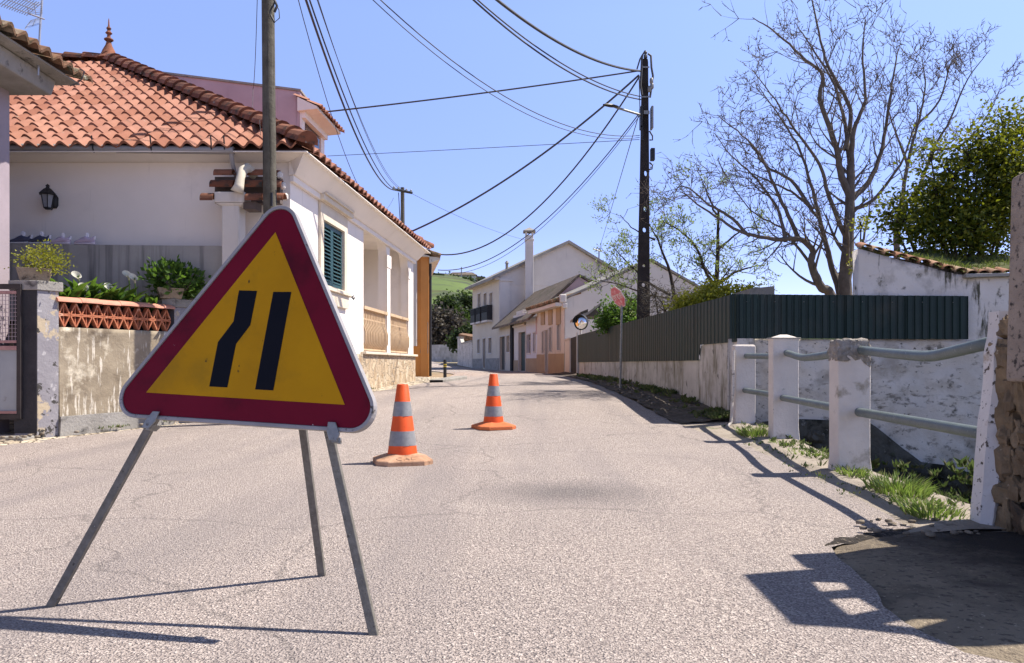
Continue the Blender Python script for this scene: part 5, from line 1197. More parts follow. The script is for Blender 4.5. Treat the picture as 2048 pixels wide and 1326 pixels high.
# ================================================================== FAR RIGHT ROW
def openings(fr, parent, items):
    """items: (x0,x1,ytop,ybot,kind); returns holes, builds recessed panels"""
    hs_ = []
    for (x0, x1, yt, yb, kind, *rest) in items:
        u0, z1 = fr.uz(x0, yt); u1, _ = fr.uz(x1, yt); z0 = fr.uz((x0+x1)/2, yb)[1]; z1 = fr.uz((x0+x1)/2, yt)[1]
        z0 = max(z0, gz(fr.y((u0+u1)/2))+.02)
        hs_.append(((u0, u1, z0, z1), kind))
    return hs_
m_dwood = M("dark_olive_door", (.075, .065, .05), (.05, .045, .035), 3, .7)
m_dgreen = M("dark_green_door", (.022, .045, .04), (.015, .03, .028), 3, .6)
m_curt = M("dim_curtained_glass", (.11, .095, .075), (.06, .05, .045), 2, .4)
m_wfr = M("white_frame_paint", (.60, .57, .53), None, 3, .7)
def facade(fr, u0, u1, z0f, z1, items, mat_, parent, thick=.3, plinth=None):
    ops = openings(fr, parent, items)
    mb = MB(); pts_ = [(u0, z0f(u0)-.3), (u1, z0f(u1)-.3), (u1, z1), (u0, z1)]
    hl = [[(a, c), (b_, c), (b_, d), (a, d)] if k != 'arch' and k != 'archdoor' else roundpoly([(a, c), (b_, c), (b_, d), (a, d)], [0, 0, min(.18, (b_-a)/2.3), min(.18, (b_-a)/2.3)], 4) for (a, b_, c, d), k in ops]
    mb.slab(fr, [pts_]+hl, -thick, 0); mb.build("wall", mat_, parent)
    for (a, b_, c, d), k in ops:
        isdoor = 'door' in k
        f_ = MB(); w_ = .07
        f_.slab(fr, [[(a-w_, c-(0 if isdoor else .08)), (b_+w_, c-(0 if isdoor else .08)), (b_+w_, d+w_), (a-w_, d+w_)], [(a, c+.001), (a, d), (b_, d), (b_, c+.001)]], .002, .035)
        fo = f_.build("door_frame" if isdoor else "window_frame", m_wfr, parent)
        q = MB(); q.fbox(fr, a+.001, b_-.001, c+.001, d-.001, -.2, -.14)
        if isdoor:
            q.fbox(fr, a+.06, b_-.06, c+.15, (c+d)/2-.05, -.14, -.125); q.fbox(fr, a+.06, b_-.06, (c+d)/2+.05, d-.12, -.14, -.125)
            q.build("door_leaf", m_dgreen if 'green' in k else m_dwood, fo)
        else:
            q.build("pane", m_curt if k != 'dark' else m_glass, fo)
            q = MB(); um_ = (a+b_)/2; q.fbox(fr, um_-.02, um_+.02, c, d, -.14, -.10); q.fbox(fr, a, b_, (c+2*d)/3-.02, (c+2*d)/3+.02, -.1399, -.101); q.build("glazing_bar", m_wfr, fo)
    if plinth:
        pm, ph = plinth; mb = MB(); cuts = sorted([(a-.08, b_+.08) for (a, b_, c, d), k in ops if 'door' in k]); u = u0
        for (a, b_) in cuts+[(u1, u1)]:
            if a > u: mb.slab(fr, [[(u, z0f(u)-.3), (a, z0f(a)-.3), (a, z0f(a)+ph), (u, z0f(u)+ph)]], .003, .03)
            u = max(u, b_)
        mb.build("plinth", pm, parent)
m_roofdk = M("dark_weathered_roof", (.17, .13, .10), (.10, .08, .06), 1.2, .95, .8, 7, patches=[((.06, .065, .03), 1.5, .55, .68), ((.30, .24, .18), 4, .62, .7)])
m_roofgr = M("grey_roof_verge", (.30, .285, .26), (.20, .19, .17), 1.6, .95, .6, 9, patches=[((.10, .095, .08), 2.5, .58, .7)])
# two-storey house
A1 = Fr((-3.05, 58), (-.88, 51)); AE = Fr((-.88, 51), (-.88+9.55, 51+2.96))
h2 = thing("two_storey_house", "tall cream two-storey house with three balconied doors at the road bend", "house", (-.88, 51, .6))
facade(A1, 0, A1.L, lambda u: .6, 6.95, [(956, 961, 588, 643, 'french'), (968, 973, 587, 643, 'french'), (979.5, 985, 586, 643, 'french'), (955, 959.5, 679, 706, 'arch'), (966, 971, 677, 735, 'archdoor'), (977.5, 983, 676, 706, 'arch')], m_offcream, h2, plinth=(m_conc, .8))
pkz = 9.43; ez = 6.92
b = MB(); b.slab(AE, [[(0.001, .2), (10, .2), (10, ez+.05), (4.99, pkz+.05), (0.001, ez+.12)]], -.3, 0); b.build("gable_wall", m_offwhite, h2)
b = MB(); b.fbox(AE, .001, .75, .2, ez-.1, .003, .07); b.fbox(AE, .0, .95, ez-.28, ez-.12, .072, .14); b.fbox(AE, .75, 10, 6.42, 6.46, .003, .03); b.build("corner_pilaster", m_offwhite, h2)
bk = -A1.n*0
def rslab(fr, ua, za, ub, zb_, d0, d1, th, mb): # sloping roof slab in frame fr's (u,z) plane extruded along n
    mb.slab(fr, [[(ua, za), (ub, zb_), (ub, zb_+th), (ua, za+th)]], d0, d1)
b = MB(); rslab(AE, -.55, ez-.22, 4.99, pkz, -7.7, .30, .20, b); rslab(AE, 4.992, pkz, 10.4, ez-.3, -7.7, .30, .20, b); b.build("roof", m_roofgr, h2)
b = MB(); b.fbox(A1, -.1, A1.L+.1, 6.72, 6.90, .003, .30); b.build("cornice", m_offcream, h2)
for (x0, x1) in ((952, 960), (963, 971), (974.5, 985.5)):
    a = A1.uz(x0, 640)[0]; c = A1.uz(x1, 640)[0]; z = A1.uz(970, 643)[1]; b = MB()
    b.fbox(A1, a, c, z-.12, z, .036, .45); fl = b.build("balcony", m_offwhite, h2)
    b = MB(); b.fbox(A1, a, c, z+1.0, z+1.05, .40, .44)
    n = 9
    for k in range(n+1): u = a+(c-a)*k/n; b.fbox(A1, u-.02, u+.02, z+.001, z+1.0, .405, .435)
    b.fbox(A1, a+.001, c-.001, z+.001, z+.55, .41, .43)
    b.fbox(A1, a-.02, a+.02, z+.001, z+1.049, .036, .399); b.fbox(A1, c-.02, c+.02, z+.001, z+1.049, .036, .399)
    b.build("railing", m_black, fl)
c = A1.w(A1.L*.8, 7.3, -1); b = MB(); b.lathe(c, [(.10, -.3), (.10, .75), (.16, .78), (.05, .95)], 8); b.build("flue", m_conc, h2)
# chimney
ch = thing("tall_chimney", "tall slim white chimney with a pyramid cap in front of the gable", "chimney", (1.2, 51, 3.5))
cY = 50.75; x0 = P(1050.5, 0, cY).x; x1 = P(1067, 0, cY).x; zt_ = P(0, 470, cY).z
b = MB(); b.box(x0, x1, cY, cY+.6, 3.3, zt_); b.box(x0-.04, x1+.04, cY-.04, cY+.64, zt_-.35, zt_-.25); b.build("stack", m_offwhite, ch, bevel=.03)
for (a, c) in ((x0, x0+.13), (x1-.13, x1)):
    for d_ in (.01, .45): b = MB(); b.box(a, c, cY+d_, cY+d_+.13, zt_, zt_+.22); b.build("vent_leg", m_offwhite, ch)
b = MB(); e = .14; b.mesh([(x0-e, cY-e, zt_+.221), (x1+e, cY-e, zt_+.221), (x1+e, cY+.6+e, zt_+.221), (x0-e, cY+.6+e, zt_+.221), (x0-e, cY-e, zt_+.30), (x1+e, cY-e, zt_+.30), (x1+e, cY+.6+e, zt_+.30), (x0-e, cY+.6+e, zt_+.30), ((x0+x1)/2, cY+.3, zt_+.58)], [(3, 2, 1, 0), (0, 1, 5, 4), (1, 2, 6, 5), (2, 3, 7, 6), (3, 0, 4, 7), (4, 5, 8), (5, 6, 8), (6, 7, 8), (7, 4, 8)]); b.build("cap", m_conc, ch)
# row
RW = Fr((-.88, 51), (2.45, 35)); RE_ = Fr((2.45, 35), (2.45+.979*8, 35+.204*8))
def ru(px): return RW.uz(px, 700)[0]
zf = lambda u: gz(RW.y(u))
def rowhouse(name, label, xa, xb, ztop, items, mat_, plinth):
    t = thing(name, label, "house", RW.w(ru((xa+xb)/2), .55))
    facade(RW, ru(xa), ru(xb), zf, ztop, items, mat_, t, plinth=plinth); return t
hb = rowhouse("low_house", "low shabby house with olive door joined to the two-storey house", 998.2, 1022.5, 3.45, [(1000, 1010.5, 673, 745, 'archdoor'), (1013.5, 1019.5, 671, 704, 'arch')], m_offcream, None)
hc = rowhouse("garage", "narrow garage front with moulded parapet and tall dark green door", 1022.6, 1052, 3.75, [(1038, 1051.3, 664, 745, 'green_door')], m_offwhite, (m_tan, .65))
b = MB(); b.fbox(RW, ru(1028.5), ru(1051.8), 3.22, 3.34, .036, .12); b.fbox(RW, ru(1029), ru(1051.5), 3.75, 3.95, -.25, .08); b.fbox(RW, ru(1034), ru(1047), 3.95, 4.15, -.2, .05); b.build("parapet_moulding", m_offwhite, hc, bevel=.02)
b = MB(); b.fbox(RW, ru(1023.2), ru(1027.8), .5, 3.5, .004, .10); b.build("dark_drainage_slot", m_dark, hc)
hd = rowhouse("small_house", "small bluish-white house with two dark windows and tan plinth", 1052.1, 1074, 3.6, [(1054, 1061.5, 669, 706, 'dark'), (1067, 1070.5, 666, 703, 'dark')], M("bluish_white_wall", (.60, .62, .68), (.55, .57, .63), 1, .9, .1, 20), (m_tan, .75))
# shared sloping roof with pink gable end
pk = ru(1074); PG = Fr(tuple(RW.w(pk, 0).xy), tuple((RW.w(pk, 0)+V((.979*6, .204*6, 0))).xy))
pu_, pz_ = PG.uz(1158, 553); pu2, pz2_ = PG.uz(1182, 568)
b = MB(); b.slab(PG, [[(0, 2.6), (pu2+1.2, 2.6), (pu2+.1, pz2_-.02), (pu_, pz_-.02), (0, 3.55)]], -.3, 0); b.build("pink_gable", m_pinkw, hd)
b = MB(); b.slab(PG, [[(-.5, 3.32), (pu_, pz_), (pu2+.2, pz2_), (pu2+.2, pz2_+.10), (pu_, pz_+.13), (-.5, 3.45)]], -(RW.L-0)+pk*0-(0) if False else -(pk+.0), .08); b.build("roof", m_roofdk, hd)
# house E
he = rowhouse("pilastered_house", "white house with tan pilasters, tall narrow windows and clay eave", 1074.1, 1129, 3.86, [(1084.5, 1088.5, 663, 706, 'tall'), (1091.5, 1096.5, 660, 745, 'door'), (1099, 1104, 655, 703, 'tall'), (1115, 1120.5, 648, 700, 'tall')], m_offwhite, (m_tan, .95))
for (xa, xb) in ((1083, 1090), (1097.8, 1105.2), (1113.6, 1122)):
    b = MB(); u0, u1 = ru(xa), ru(xb); zz0 = RW.uz((xa+xb)/2, (663+648)/2-2)[1]; b.fbox(RW, u0, u1, zz0+.10, 3.7, .004, .05)
    zz1 = RW.uz((xa+xb)/2, 706)[1]; b.build("tan_pilaster", m_tan, he)
b = MB(); b.fbox(RW, ru(1072), ru(1129)+.05, 3.70, 3.86, .055, .45); b.build("eave_soffit", m_offwhite, he)
b = MB(); us_ = ru(1072)
while us_ < ru(1129)+.1: b.tube([RW.w(us_, 3.95, .55), RW.w(us_, 4.12, .0), RW.w(us_, 4.35, -.8)], .09, 7, r=random.random()); us_ += .2
b.build("eave_tiles", m_tileold, he, smooth=True)
e1 = RE_.uz(1128, 600)[1]; ep = RE_.uz(1301, 521); er = RE_.uz(1408, 583)
b = MB(); b.slab(RE_, [[(.001, .2), (er[0], .2), (er[0], er[1]), (ep[0], ep[1]-.05), (.001, 4.0)]], -.3, 0); b.build("gable_wall", m_offwhite, he)
b = MB(); rslab(RE_, -.1, 3.98, ep[0], ep[1], -5.5, .12, .10, b); rslab(RE_, ep[0]+.002, ep[1], er[0]+.3, er[1]-.12, -5.5, .12, .10, b); b.build("roof", m_roofgr, he)
b = MB(); q = RE_.uz(1113, 640); b.fbox(RE_, -.25, .06, 3.86, 4.25, -.1, .16); b.fbox(RE_, -.12, .12, 3.6, 3.859, -.1, .14); b.build("corner_scroll", m_offwhite, he, bevel=.05)
# little white pillar, dark gate, post
fg = thing("yard_gate", "dark narrow yard gate between a white pillar and the fence end", "gate", (2.5, 31, .5))
GY = Fr((2.48, 34.8), (2.60, 29.2)); GY.n = V((-1, -.03, 0)).normalized()
def gu(px): return GY.uz(px, 700)[0]
b = MB(); b.fbox(GY, gu(1131), gu(1141), .4, GY.uz(1136, 680)[1], -.2, .03); b.fbox(GY, gu(1130.5), gu(1141.5), GY.uz(1136, 680)[1], GY.uz(1136, 677)[1], -.23, .06); b.build("pillar", m_offwhite, fg, bevel=.015)
b = MB(); b.fbox(GY, gu(1141.2), gu(1154), .55, GY.uz(1148, 674)[1], -.08, -.03)
for k in range(8):
    u = gu(1142)+(gu(1153.5)-gu(1142))*k/7; b.fbox(GY, u-.02, u+.02, .56, GY.uz(1148, 674)[1]-.02, -.029, -.015)
b.build("gate_leaf", m_dwood, fg)
# ------------------------------------------------------------------ shed canopy, mirror
cn = thing("tiled_lean_to", "dark timber lean-to roof behind the traffic mirror", "lean-to", P(1175, 650, 30.5))
b = MB(); Yq = 30.5
def pz4(pl, Ya_, Yb_): 
    return [P(x, y, Ya_) for x, y in pl]+[P(x, y, Ya_)+V((0, Yb_-Ya_, 0)) for x, y in pl]
def ext(mb, pl, Ya_, Yb_):
    v = pz4(pl, Ya_, Yb_); n = len(pl); mb.mesh(v, [tuple(range(n)), tuple(range(n, 2*n))[::-1]]+[(i, (i+1) % n, n+(i+1) % n, n+i) for i in range(n)])
ext(b, [(1150, 634), (1176, 624), (1203, 604), (1203, 608), (1177, 629), (1150, 639)], Yq, Yq+2.5); b.build("roof", m_roofgr, cn)
b = MB(); ext(b, [(1176, 629.5), (1202, 609), (1197, 632), (1176, 632)], Yq+.05, Yq+2.4); ext(b, [(1161, 624), (1176, 618), (1176, 624), (1163, 630)], Yq+.3, Yq+2.0); b.build("timber_boards", m_dwood, cn)
b = MB(); ext(b, [(1197, 610), (1206, 606), (1206, 690), (1197, 690)], Yq+.1, Yq+.5); b.build("post", m_offwhite, cn)
mi = thing("traffic_mirror", "round convex traffic mirror on a white post at the fence end", "traffic mirror", P(1158, 750, 28.3))
mc = P(1162, 645, 28.2); nd = V((-.55, -.83, 0)).normalized(); sd = V((nd.y, -nd.x, 0)); 
b = MB(); rs_ = []
for (r_, d_) in ((.285, -.05), (.285, .03), (.262, .03), (.262, .0)): rs_.append([mc+nd*d_+sd*cos(2*pi*j/28)*r_+V((0, 0, 1))*sin(2*pi*j/28)*r_ for j in range(28)])
vs = [v for r in rs_ for v in r]; b.mesh(vs, [(k*28+j, k*28+(j+1) % 28, (k+1)*28+(j+1) % 28, (k+1)*28+j) for k in range(3) for j in range(28)]+[tuple(range(28))]); b.build("rim", m_black, mi)
b = MB(); rs_ = []
for k in range(7): r_ = .262*(1-k/6)+.0005; rs_.append([mc+nd*(.0+.075*(1-(r_/.262)**2))+sd*cos(2*pi*j/28)*r_+V((0, 0, 1))*sin(2*pi*j/28)*r_ for j in range(28)])
vs = [v for r in rs_ for v in r]; b.mesh(vs, [(k*28+j, k*28+(j+1) % 28, (k+1)*28+(j+1) % 28, (k+1)*28+j) for k in range(6) for j in range(28)])
b.build("mirror_face", M("mirror_glass", (.75, .76, .78), None, 3, .04, metal=1), mi, smooth='all')
b = MB(); hd_ = []
for j in range(15):
    a = pi*j/14; o = mc+sd*cos(a)*.295+V((0, 0, 1))*sin(a)*.295
    hd_.append((o-nd*.02, o+nd*.14))
for (a, c), (d, e) in zip(hd_, hd_[1:]): b.face([a, c, e, d]); b.face([a+V((0, 0, .006)), d+V((0, 0, .006)), e+V((0, 0, .006)), c+V((0, 0, .006))])
b.build("hood", m_black, mi)
b = MB(); b.tube([V((mc.x, mc.y+.10, gz(28)-.1)), V((mc.x, mc.y+.10, mc.z+.2))], .04, 10); b.build("post", m_wfr, mi, smooth=True)
# ------------------------------------------------------------------ STOP SIGN
ss = thing("stop_sign", "faded red stop sign seen nearly edge-on, on a thin grey pole by the fence", "road sign", (P(1240, 772, 17).x, 17, gz(17)))
b = MB(); pb = V((P(1240, 772, 17).x, 17, gz(17)+.0)); ptop = P(1244, 585, 17)
b.tube([pb, ptop], .027, 10); b.build("pole", m_metal, ss, smooth=True)
sc_ = P(1236.5, 594, 16.95); nn = V((-.94, -.34, -.10)).normalized()
rt = Matrix.Rotation(radians(0), 3, nn); s1 = nn.cross(V((0, 0, 1))).normalized(); s2 = s1.cross(nn).normalized()
R2 = Matrix.Rotation(radians(-24), 3, V((0, 1, 0))); s1 = R2 @ s1; s2 = R2 @ s2; nn = R2 @ nn
def octo(r_, d_): return [sc_+nn*d_+s1*cos(pi/8+pi*j/4)*r_+s2*sin(pi/8+pi*j/4)*r_ for j in range(8)]
b = MB(); b.mesh(octo(.27, 0)+octo(.27, .012), [tuple(range(8)), tuple(range(8, 16))[::-1]]+[(j, (j+1) % 8, 8+(j+1) % 8, 8+j) for j in range(8)]); b.build("plate", M("faded_white_sign", (.62, .50, .50), None, 8, .6), ss)
b = MB(); b.mesh(octo(.25, .014), [tuple(range(8))]); b.build("red_face", M("faded_red_sign", (.52, .085, .11), (.60, .22, .24), 7, .6, patches=[((.72, .55, .55), 5, .50, .66)]), ss)
cu = bpy.data.curves.new("stop", 'FONT'); cu.body = "STOP"; cu.size = .19; cu.align_x = 'CENTER'; cu.align_y = 'CENTER'
to = bpy.data.objects.new("tmp", cu); COL.objects.link(to); me = bpy.data.meshes.new_from_object(to.evaluated_get(bpy.context.evaluated_depsgraph_get())); COL.objects.unlink(to); bpy.data.objects.remove(to)
sx = -1 if s1.cross(s2).dot(nn) < 0 else 1
b = MB(); b.mesh([sc_+nn*.016+s1*v.co.x*sx*.9+s2*v.co.y for v in me.vertices], [tuple(p.vertices) for p in me.polygons]); b.build("lettering", m_wfr, ss)
b = MB(); b.tube([sc_-nn*.01, ptop-V((0, 0, .12))], .016, 6); b.build("bracket", m_metal, ss)
# ------------------------------------------------------------------ RIGHT UTILITY POLE
PY = 20.0
up = thing("utility_pole", "tall dark perforated concrete utility pole with many cables behind the fence", "utility pole", (P(1286, 0, PY).x, PY, .4))
PF = Fr((P(1286, 0, PY).x, PY), (P(1286, 0, PY).x+1, PY))
def pp_(px, py): return PF.uz(px, py)
ol = [pp_(1271, 770), pp_(1300.5, 770), pp_(1299, 560), pp_(1298, 350), pp_(1296, 125), pp_(1295, 119), pp_(1290, 117), pp_(1285, 119), pp_(1284, 125), pp_(1280, 350), pp_(1275, 560)]
hl = []
for (x, y, rx, ry) in ((1291, 347, 3.0, 6), (1290, 418, 3.6, 5.5), (1288.5, 460, 3.6, 5), (1287.5, 531, 3.0, 3.6), (1286.5, 570, 4, 4)):
    a, c = pp_(x, y); k = PY/F; hl.append([(a+cos(2*pi*j/12)*rx*k, c+sin(2*pi*j/12)*ry*k) for j in range(12)])
b = MB(); b.slab(PF, [ol]+hl, -.05, .05); b.build("shaft", m_darkpole, up, bevel=.012)
def pbox(x0, x1, y0, y1, d0, d1, nm, mt, bev=.01):
    b = MB(); a = pp_(x0, y0); c = pp_(x1, y1); b.fbox(PF, a[0], c[0], c[1], a[1], d0, d1); return b.build(nm, mt, up, bevel=bev)
pbox(1279, 1283, 216, 260, -.05, .2, "side_plate", m_black); pbox(1300.5, 1304.5, 216, 260, -.05, .2, "side_plate", m_metal)
pbox(1300.5, 1308.5, 298, 322, -.05, .12, "small_box", m_black); pbox(1279, 1284, 255, 285, .141, .20, "junction_box", m_black)
pbox(1285.5, 1297, 225, 232, .141, .16, "band", m_metal, .003); pbox(1283.5, 1297, 137, 140, .141, .155, "band", m_metal, .003); pbox(1281.5, 1298, 196, 199, .141, .155, "band", m_metal, .003)
b = MB(); b.tube([P(1284, 190, 19.9), P(1281, 170, 19.9), P(1283, 140, 19.9), P(1284, 112, 19.9), P(1289, 103, 19.9), P(1292, 112, 19.9)], .03, 6)
b.tube([P(1296, 107, 19.9), P(1302, 112, 19.9), P(1303, 135, 19.9), P(1306, 152, 19.9), P(1303, 175, 19.9), P(1300, 195, 19.9)], .028, 6)
b.tube([P(1274, 138, 19.9), P(1280, 118, 19.9), P(1288, 105, 19.9), P(1293, 104, 19.9)], .02, 6)
b.tube([P(1299, 262, 19.9), P(1305, 272, 19.9), P(1305, 280, 19.9), P(1299, 280, 19.9)], .02, 6); b.tube([P(1299, 325, 19.9), P(1305, 330, 19.9), P(1304, 338, 19.9), P(1298, 339, 19.9)], .02, 6)
b.tube([P(1280, 225, 19.8), P(1278, 150, 19.8)], .012, 5); b.lathe(P(1291, 116, 19.9), [(.05, 0), (.05, .06), (.03, .10), (.05, .14), (.02, .2)], 8)
b.build("cable_loops", m_wire, up, smooth=True)
for (x, y) in ((1303, 162), (1304, 172), (1299, 178)): b = MB(); b.lathe(P(x, y, 19.85)-V((0, 0, .08)), [(.03, 0), (.05, .03), (.05, .12), (.03, .16)], 8); b.build("insulator", m_metal, up, smooth=True)
sl_ = thing("street_lamp", "small dark street lamp head on an arm of the perforated pole", "street lamp", P(1280, 230, 19.8))
b = MB(); b.tube([P(1282, 230, 19.85), P(1255, 222, 19.5), P(1230, 214, 19.2)], .03, 8); b.build("arm", m_metal, sl_, smooth=True)
b = MB(); A = P(1236, 213.5, 19.2); B_ = P(1207, 209, 18.9); b.tube([A, A.lerp(B_, .15), A.lerp(B_, .5), A.lerp(B_, .85), B_], [.03, .055, .075, .06, .03], 10)
for v in b.v: 
    m__ = A.z+(B_.z-A.z)*((v.x-A.x)/(B_.x-A.x)); v.z = m__+(v.z-m__)*.55
b.build("lamp_head", m_black, sl_, smooth=True)
# far pole
fp = thing("far_pole", "distant utility pole with a wooden crossarm above the white house eave", "utility pole", P(806, 700, 36))
b = MB(); b.tube([V((P(806, 0, 36).x, 36, .5)), P(806, 560, 36), P(805, 375, 36)], [.13, .11, .09], 10); b.build("shaft", m_wood, fp, smooth=True)
b = MB(); b.tube([P(785, 378, 35.85), P(825, 386, 35.85)], .06, 6); b.tube([P(797, 385, 35.85), P(800, 440, 35.9)], .02, 5); b.build("crossarm", m_black, fp)
for x in (788, 797, 813, 822):
    b = MB(); b.lathe(P(x, 379+(x-785)*.2, 35.85), [(.04, 0), (.06, .06), (.05, .14), (.02, .18)], 8); b.build("insulator", m_metal, fp)
# ------------------------------------------------------------------ CABLES
def cable(label, p0, pm, p1, r=.012, n=28, name="overhead_cable"):
    A = P(*p0); B_ = P(*p1); h = V((B_.x-A.x, B_.y-A.y, 0)); L_ = h.length; h.normalize(); nn = V((h.y, -h.x, 0))
    d = V(((pm[0]-HX)/F, 1, -(pm[1]-HY)/F)); t = (A-V((0, 0, CH))).dot(nn)/d.dot(nn); Mq = V((0, 0, CH))+d*t
    s = (Mq-A).dot(h)/L_; s = max(.08, min(.92, s)); zl = A.z+(B_.z-A.z)*s; k = (Mq.z-zl)/(s*(1-s))
    pts_ = [A.lerp(B_, i/n)+V((0, 0, k*(i/n)*(1-i/n))) for i in range(n+1)]
    b = MB(); b.tube(pts_, r, 6); o = b.build(name, m_wire, org=A, smooth=True); return tag(o, label, "cable", "overhead cables")
LT = (538, -230, 11.45)
cable("leftmost thin cable from the wooden pole dropping to the far pole's lower end", LT, (689, 306), (787, 396, 35.8), .009)
cable("thick cable bundle, left strand, from wooden pole to far pole", LT, (683, 200), (790, 380, 35.8), .026)
cable("second thick strand beside the bundle to the far pole", (545, -225, 11.5), (690, 196), (795, 381, 35.8), .018)
cable("thin cable right of the bundle to the far pole", (556, -240, 11.5), (712, 215), (803, 377, 35.8), .009)
cable("outermost thin cable right of the bundle to the far pole", (562, -240, 11.5), (735, 275), (812, 380, 35.8), .008)
cable("thick black top cable sweeping from the upper edge to the perforated pole top", (860, -120, 13), (1130, 92), (1281, 142, 19.85), .030)
cable("twin cable, upper strand, reaching the perforated pole below its top", (820, -130, 13), (1100, 112), (1281, 193, 19.85), .015)
cable("twin cable, lower strand, reaching the perforated pole below its top", (815, -130, 13), (1096, 118), (1281, 199, 19.85), .018)
cable("upper thin pale cable crossing the sky to mid-height of the perforated pole", LT, (1000, 187), (1279, 271, 19.85), .010)
cable("lower thin pale cable crossing the sky to mid-height of the perforated pole", (530, -225, 11.4), (985, 190), (1279, 275, 19.85), .008)
cable("nearly straight cable from the roof dormer to the perforated pole top", (648, 224, 19.3), (920, 192), (1281, 141, 19.85), .020)
cable("faint straight cable from behind the white roof to the perforated pole", (655, 312, 22), (950, 297), (1279, 279, 19.85), .008)
cable("thick sagging cable from the end of the white house roof up to the perforated pole", (816, 466, 22.4), (1030, 347), (1278, 150, 19.85), .026)
cable("thick sagging cable from the orange house eave up to the perforated pole", (872, 508, 28.5), (1060, 430), (1279, 153, 19.85), .024)
cable("lower sagging cable from the orange house wall up to the perforated pole", (876, 540, 30), (1110, 423), (1279, 226, 19.85), .016)
cable("lowest thin sagging cable from the orange house wall to the perforated pole", (876, 546, 32), (1105, 436), (1279, 232, 19.85), .009)
cable("steep thin cable from the perforated pole down to the small far rooftop aerial", (1277, 232, 19.8), (1238, 365), (1199, 497, 52), .012)
cable("thin far cable from the far pole towards the distant gable", (818, 384, 36), (900, 425), (1052, 480, 51), .010)
cable("thin nearly vertical cable left of the wooden pole above the tile roof", (516, -60, 12.0), (512, 80), (506, 178, 14.5), .006)
cable("thin cable down the front of the white house beside the tiled portal", (506, 178, 14.5), (504, 240), (497, 334, 12.05), .005)
cable("slack thin cable between the dormer and the tiled portal", (519, 240, 12.2), (523, 285), (531, 345, 12.0), .005)
# rooftop aerial far away
ra = MB(); q = P(1198, 545, 53); ra.tube([q, P(1198, 497, 53)], .05, 5); ra.tube([P(1187, 498, 52.8), P(1204, 503, 53)], .05, 5); ra.tube([P(1194, 494, 53), P(1193, 503, 53)], .04, 4)
tag(ra.build("roof_aerial", m_metal, org=q), "small distant rooftop aerial on the right slope of the two-storey house", "aerial")
# ------------------------------------------------------------------ TREES
def grow(mb, p, d, L, r, lev, tips, up_=.15, kids=5, sides=5, wob=.15):
    n = max(3, int(L/.16)) if lev < 3 else 3
    pts_ = [p.copy()]; dirs = []; q = p.copy(); d = d.normalized()
    for i in range(n):
        d = (d+V((random.gauss(0, wob), random.gauss(0, wob), random.gauss(0, wob)+up_))*.5).normalized(); q = q+d*(L/n); pts_.append(q.copy()); dirs.append(d.copy())
    rr = [r*(1-.75*i/n) for i in range(n+1)]
    mb.tube(pts_, rr, sides if lev < 2 else (4 if lev < 3 else 3), cap=False)
    if lev >= 4 or L < .14: tips.append((pts_[-1], dirs[-1])); return
    for k in range(kids):
        t = random.uniform(.2, 1.0); i = min(n-1, int(t*n)); dd = dirs[i]; a = dd.orthogonal().normalized(); a.rotate(Matrix.Rotation(random.uniform(0, 6.28), 3, dd))
        grow(mb, pts_[i+1], dd*random.uniform(.35, .8)+a*random.uniform(.5, .9), L*random.uniform(.42, .70), max(.0085, rr[i]*.62), lev+1, tips, up_, max(2, kids-1), sides, wob)
    tips.append((pts_[-1], dirs[-1]))
def limbtree(name, label, limbs, base, mat_, kl, kids, up_=.18, min_r=.004, twig=.75, dens=2.3, group=None, trunkr=None):
    t = thing(name, label, "tree", base, group); mb = MB(); tips = []
    for (path, Y0, Y1, r0, r1) in limbs:
        n = len(path); pts_ = []
        raw = [P(x, y, Y0+(Y1-Y0)*i/(n-1)) for i, (x, y) in enumerate(path)]
        # smooth resample
        for i in range(n-1):
            a = raw[max(0, i-1)]; b_ = raw[i]; c = raw[i+1]; d = raw[min(n-1, i+2)]
            for k in range(5):
                s = k/5; pts_.append(.5*((2*b_)+(c-a)*s+(2*a-5*b_+4*c-d)*s*s+(3*b_-a-3*c+d)*s**3))
        pts_.append(raw[-1]); m_ = len(pts_)
        for i in range(1, m_-1): pts_[i] += V((random.gauss(0, 1), random.gauss(0, 1), random.gauss(0, 1)))*.008
        rr = [r0+(r1-r0)*(i/(m_-1))**.8 for i in range(m_)]
        mb.tube(pts_, rr, 9 if r0 > .07 else 6, cap=False)
        Lt = sum((pts_[i+1]-pts_[i]).length for i in range(m_-1)); cnt = int(Lt*dens)
        for k in range(cnt):
            f_ = random.uniform(kl, 1); i = min(m_-2, int(f_*(m_-1))); dd = (pts_[i+1]-pts_[i]).normalized(); a = dd.orthogonal().normalized(); a.rotate(Matrix.Rotation(random.uniform(0, 6.28), 3, dd))
            grow(mb, pts_[i], dd*.6+a*.8+V((0, 0, .2)), twig*random.uniform(.6, 1.25)*(1.1-.35*f_), max(.007, rr[i]*.4), 1, tips, up_, kids)
        tips.append((pts_[-1], V((0, 0, 1))))
    mb.build("limbs", mat_, t, smooth='all'); return t, tips
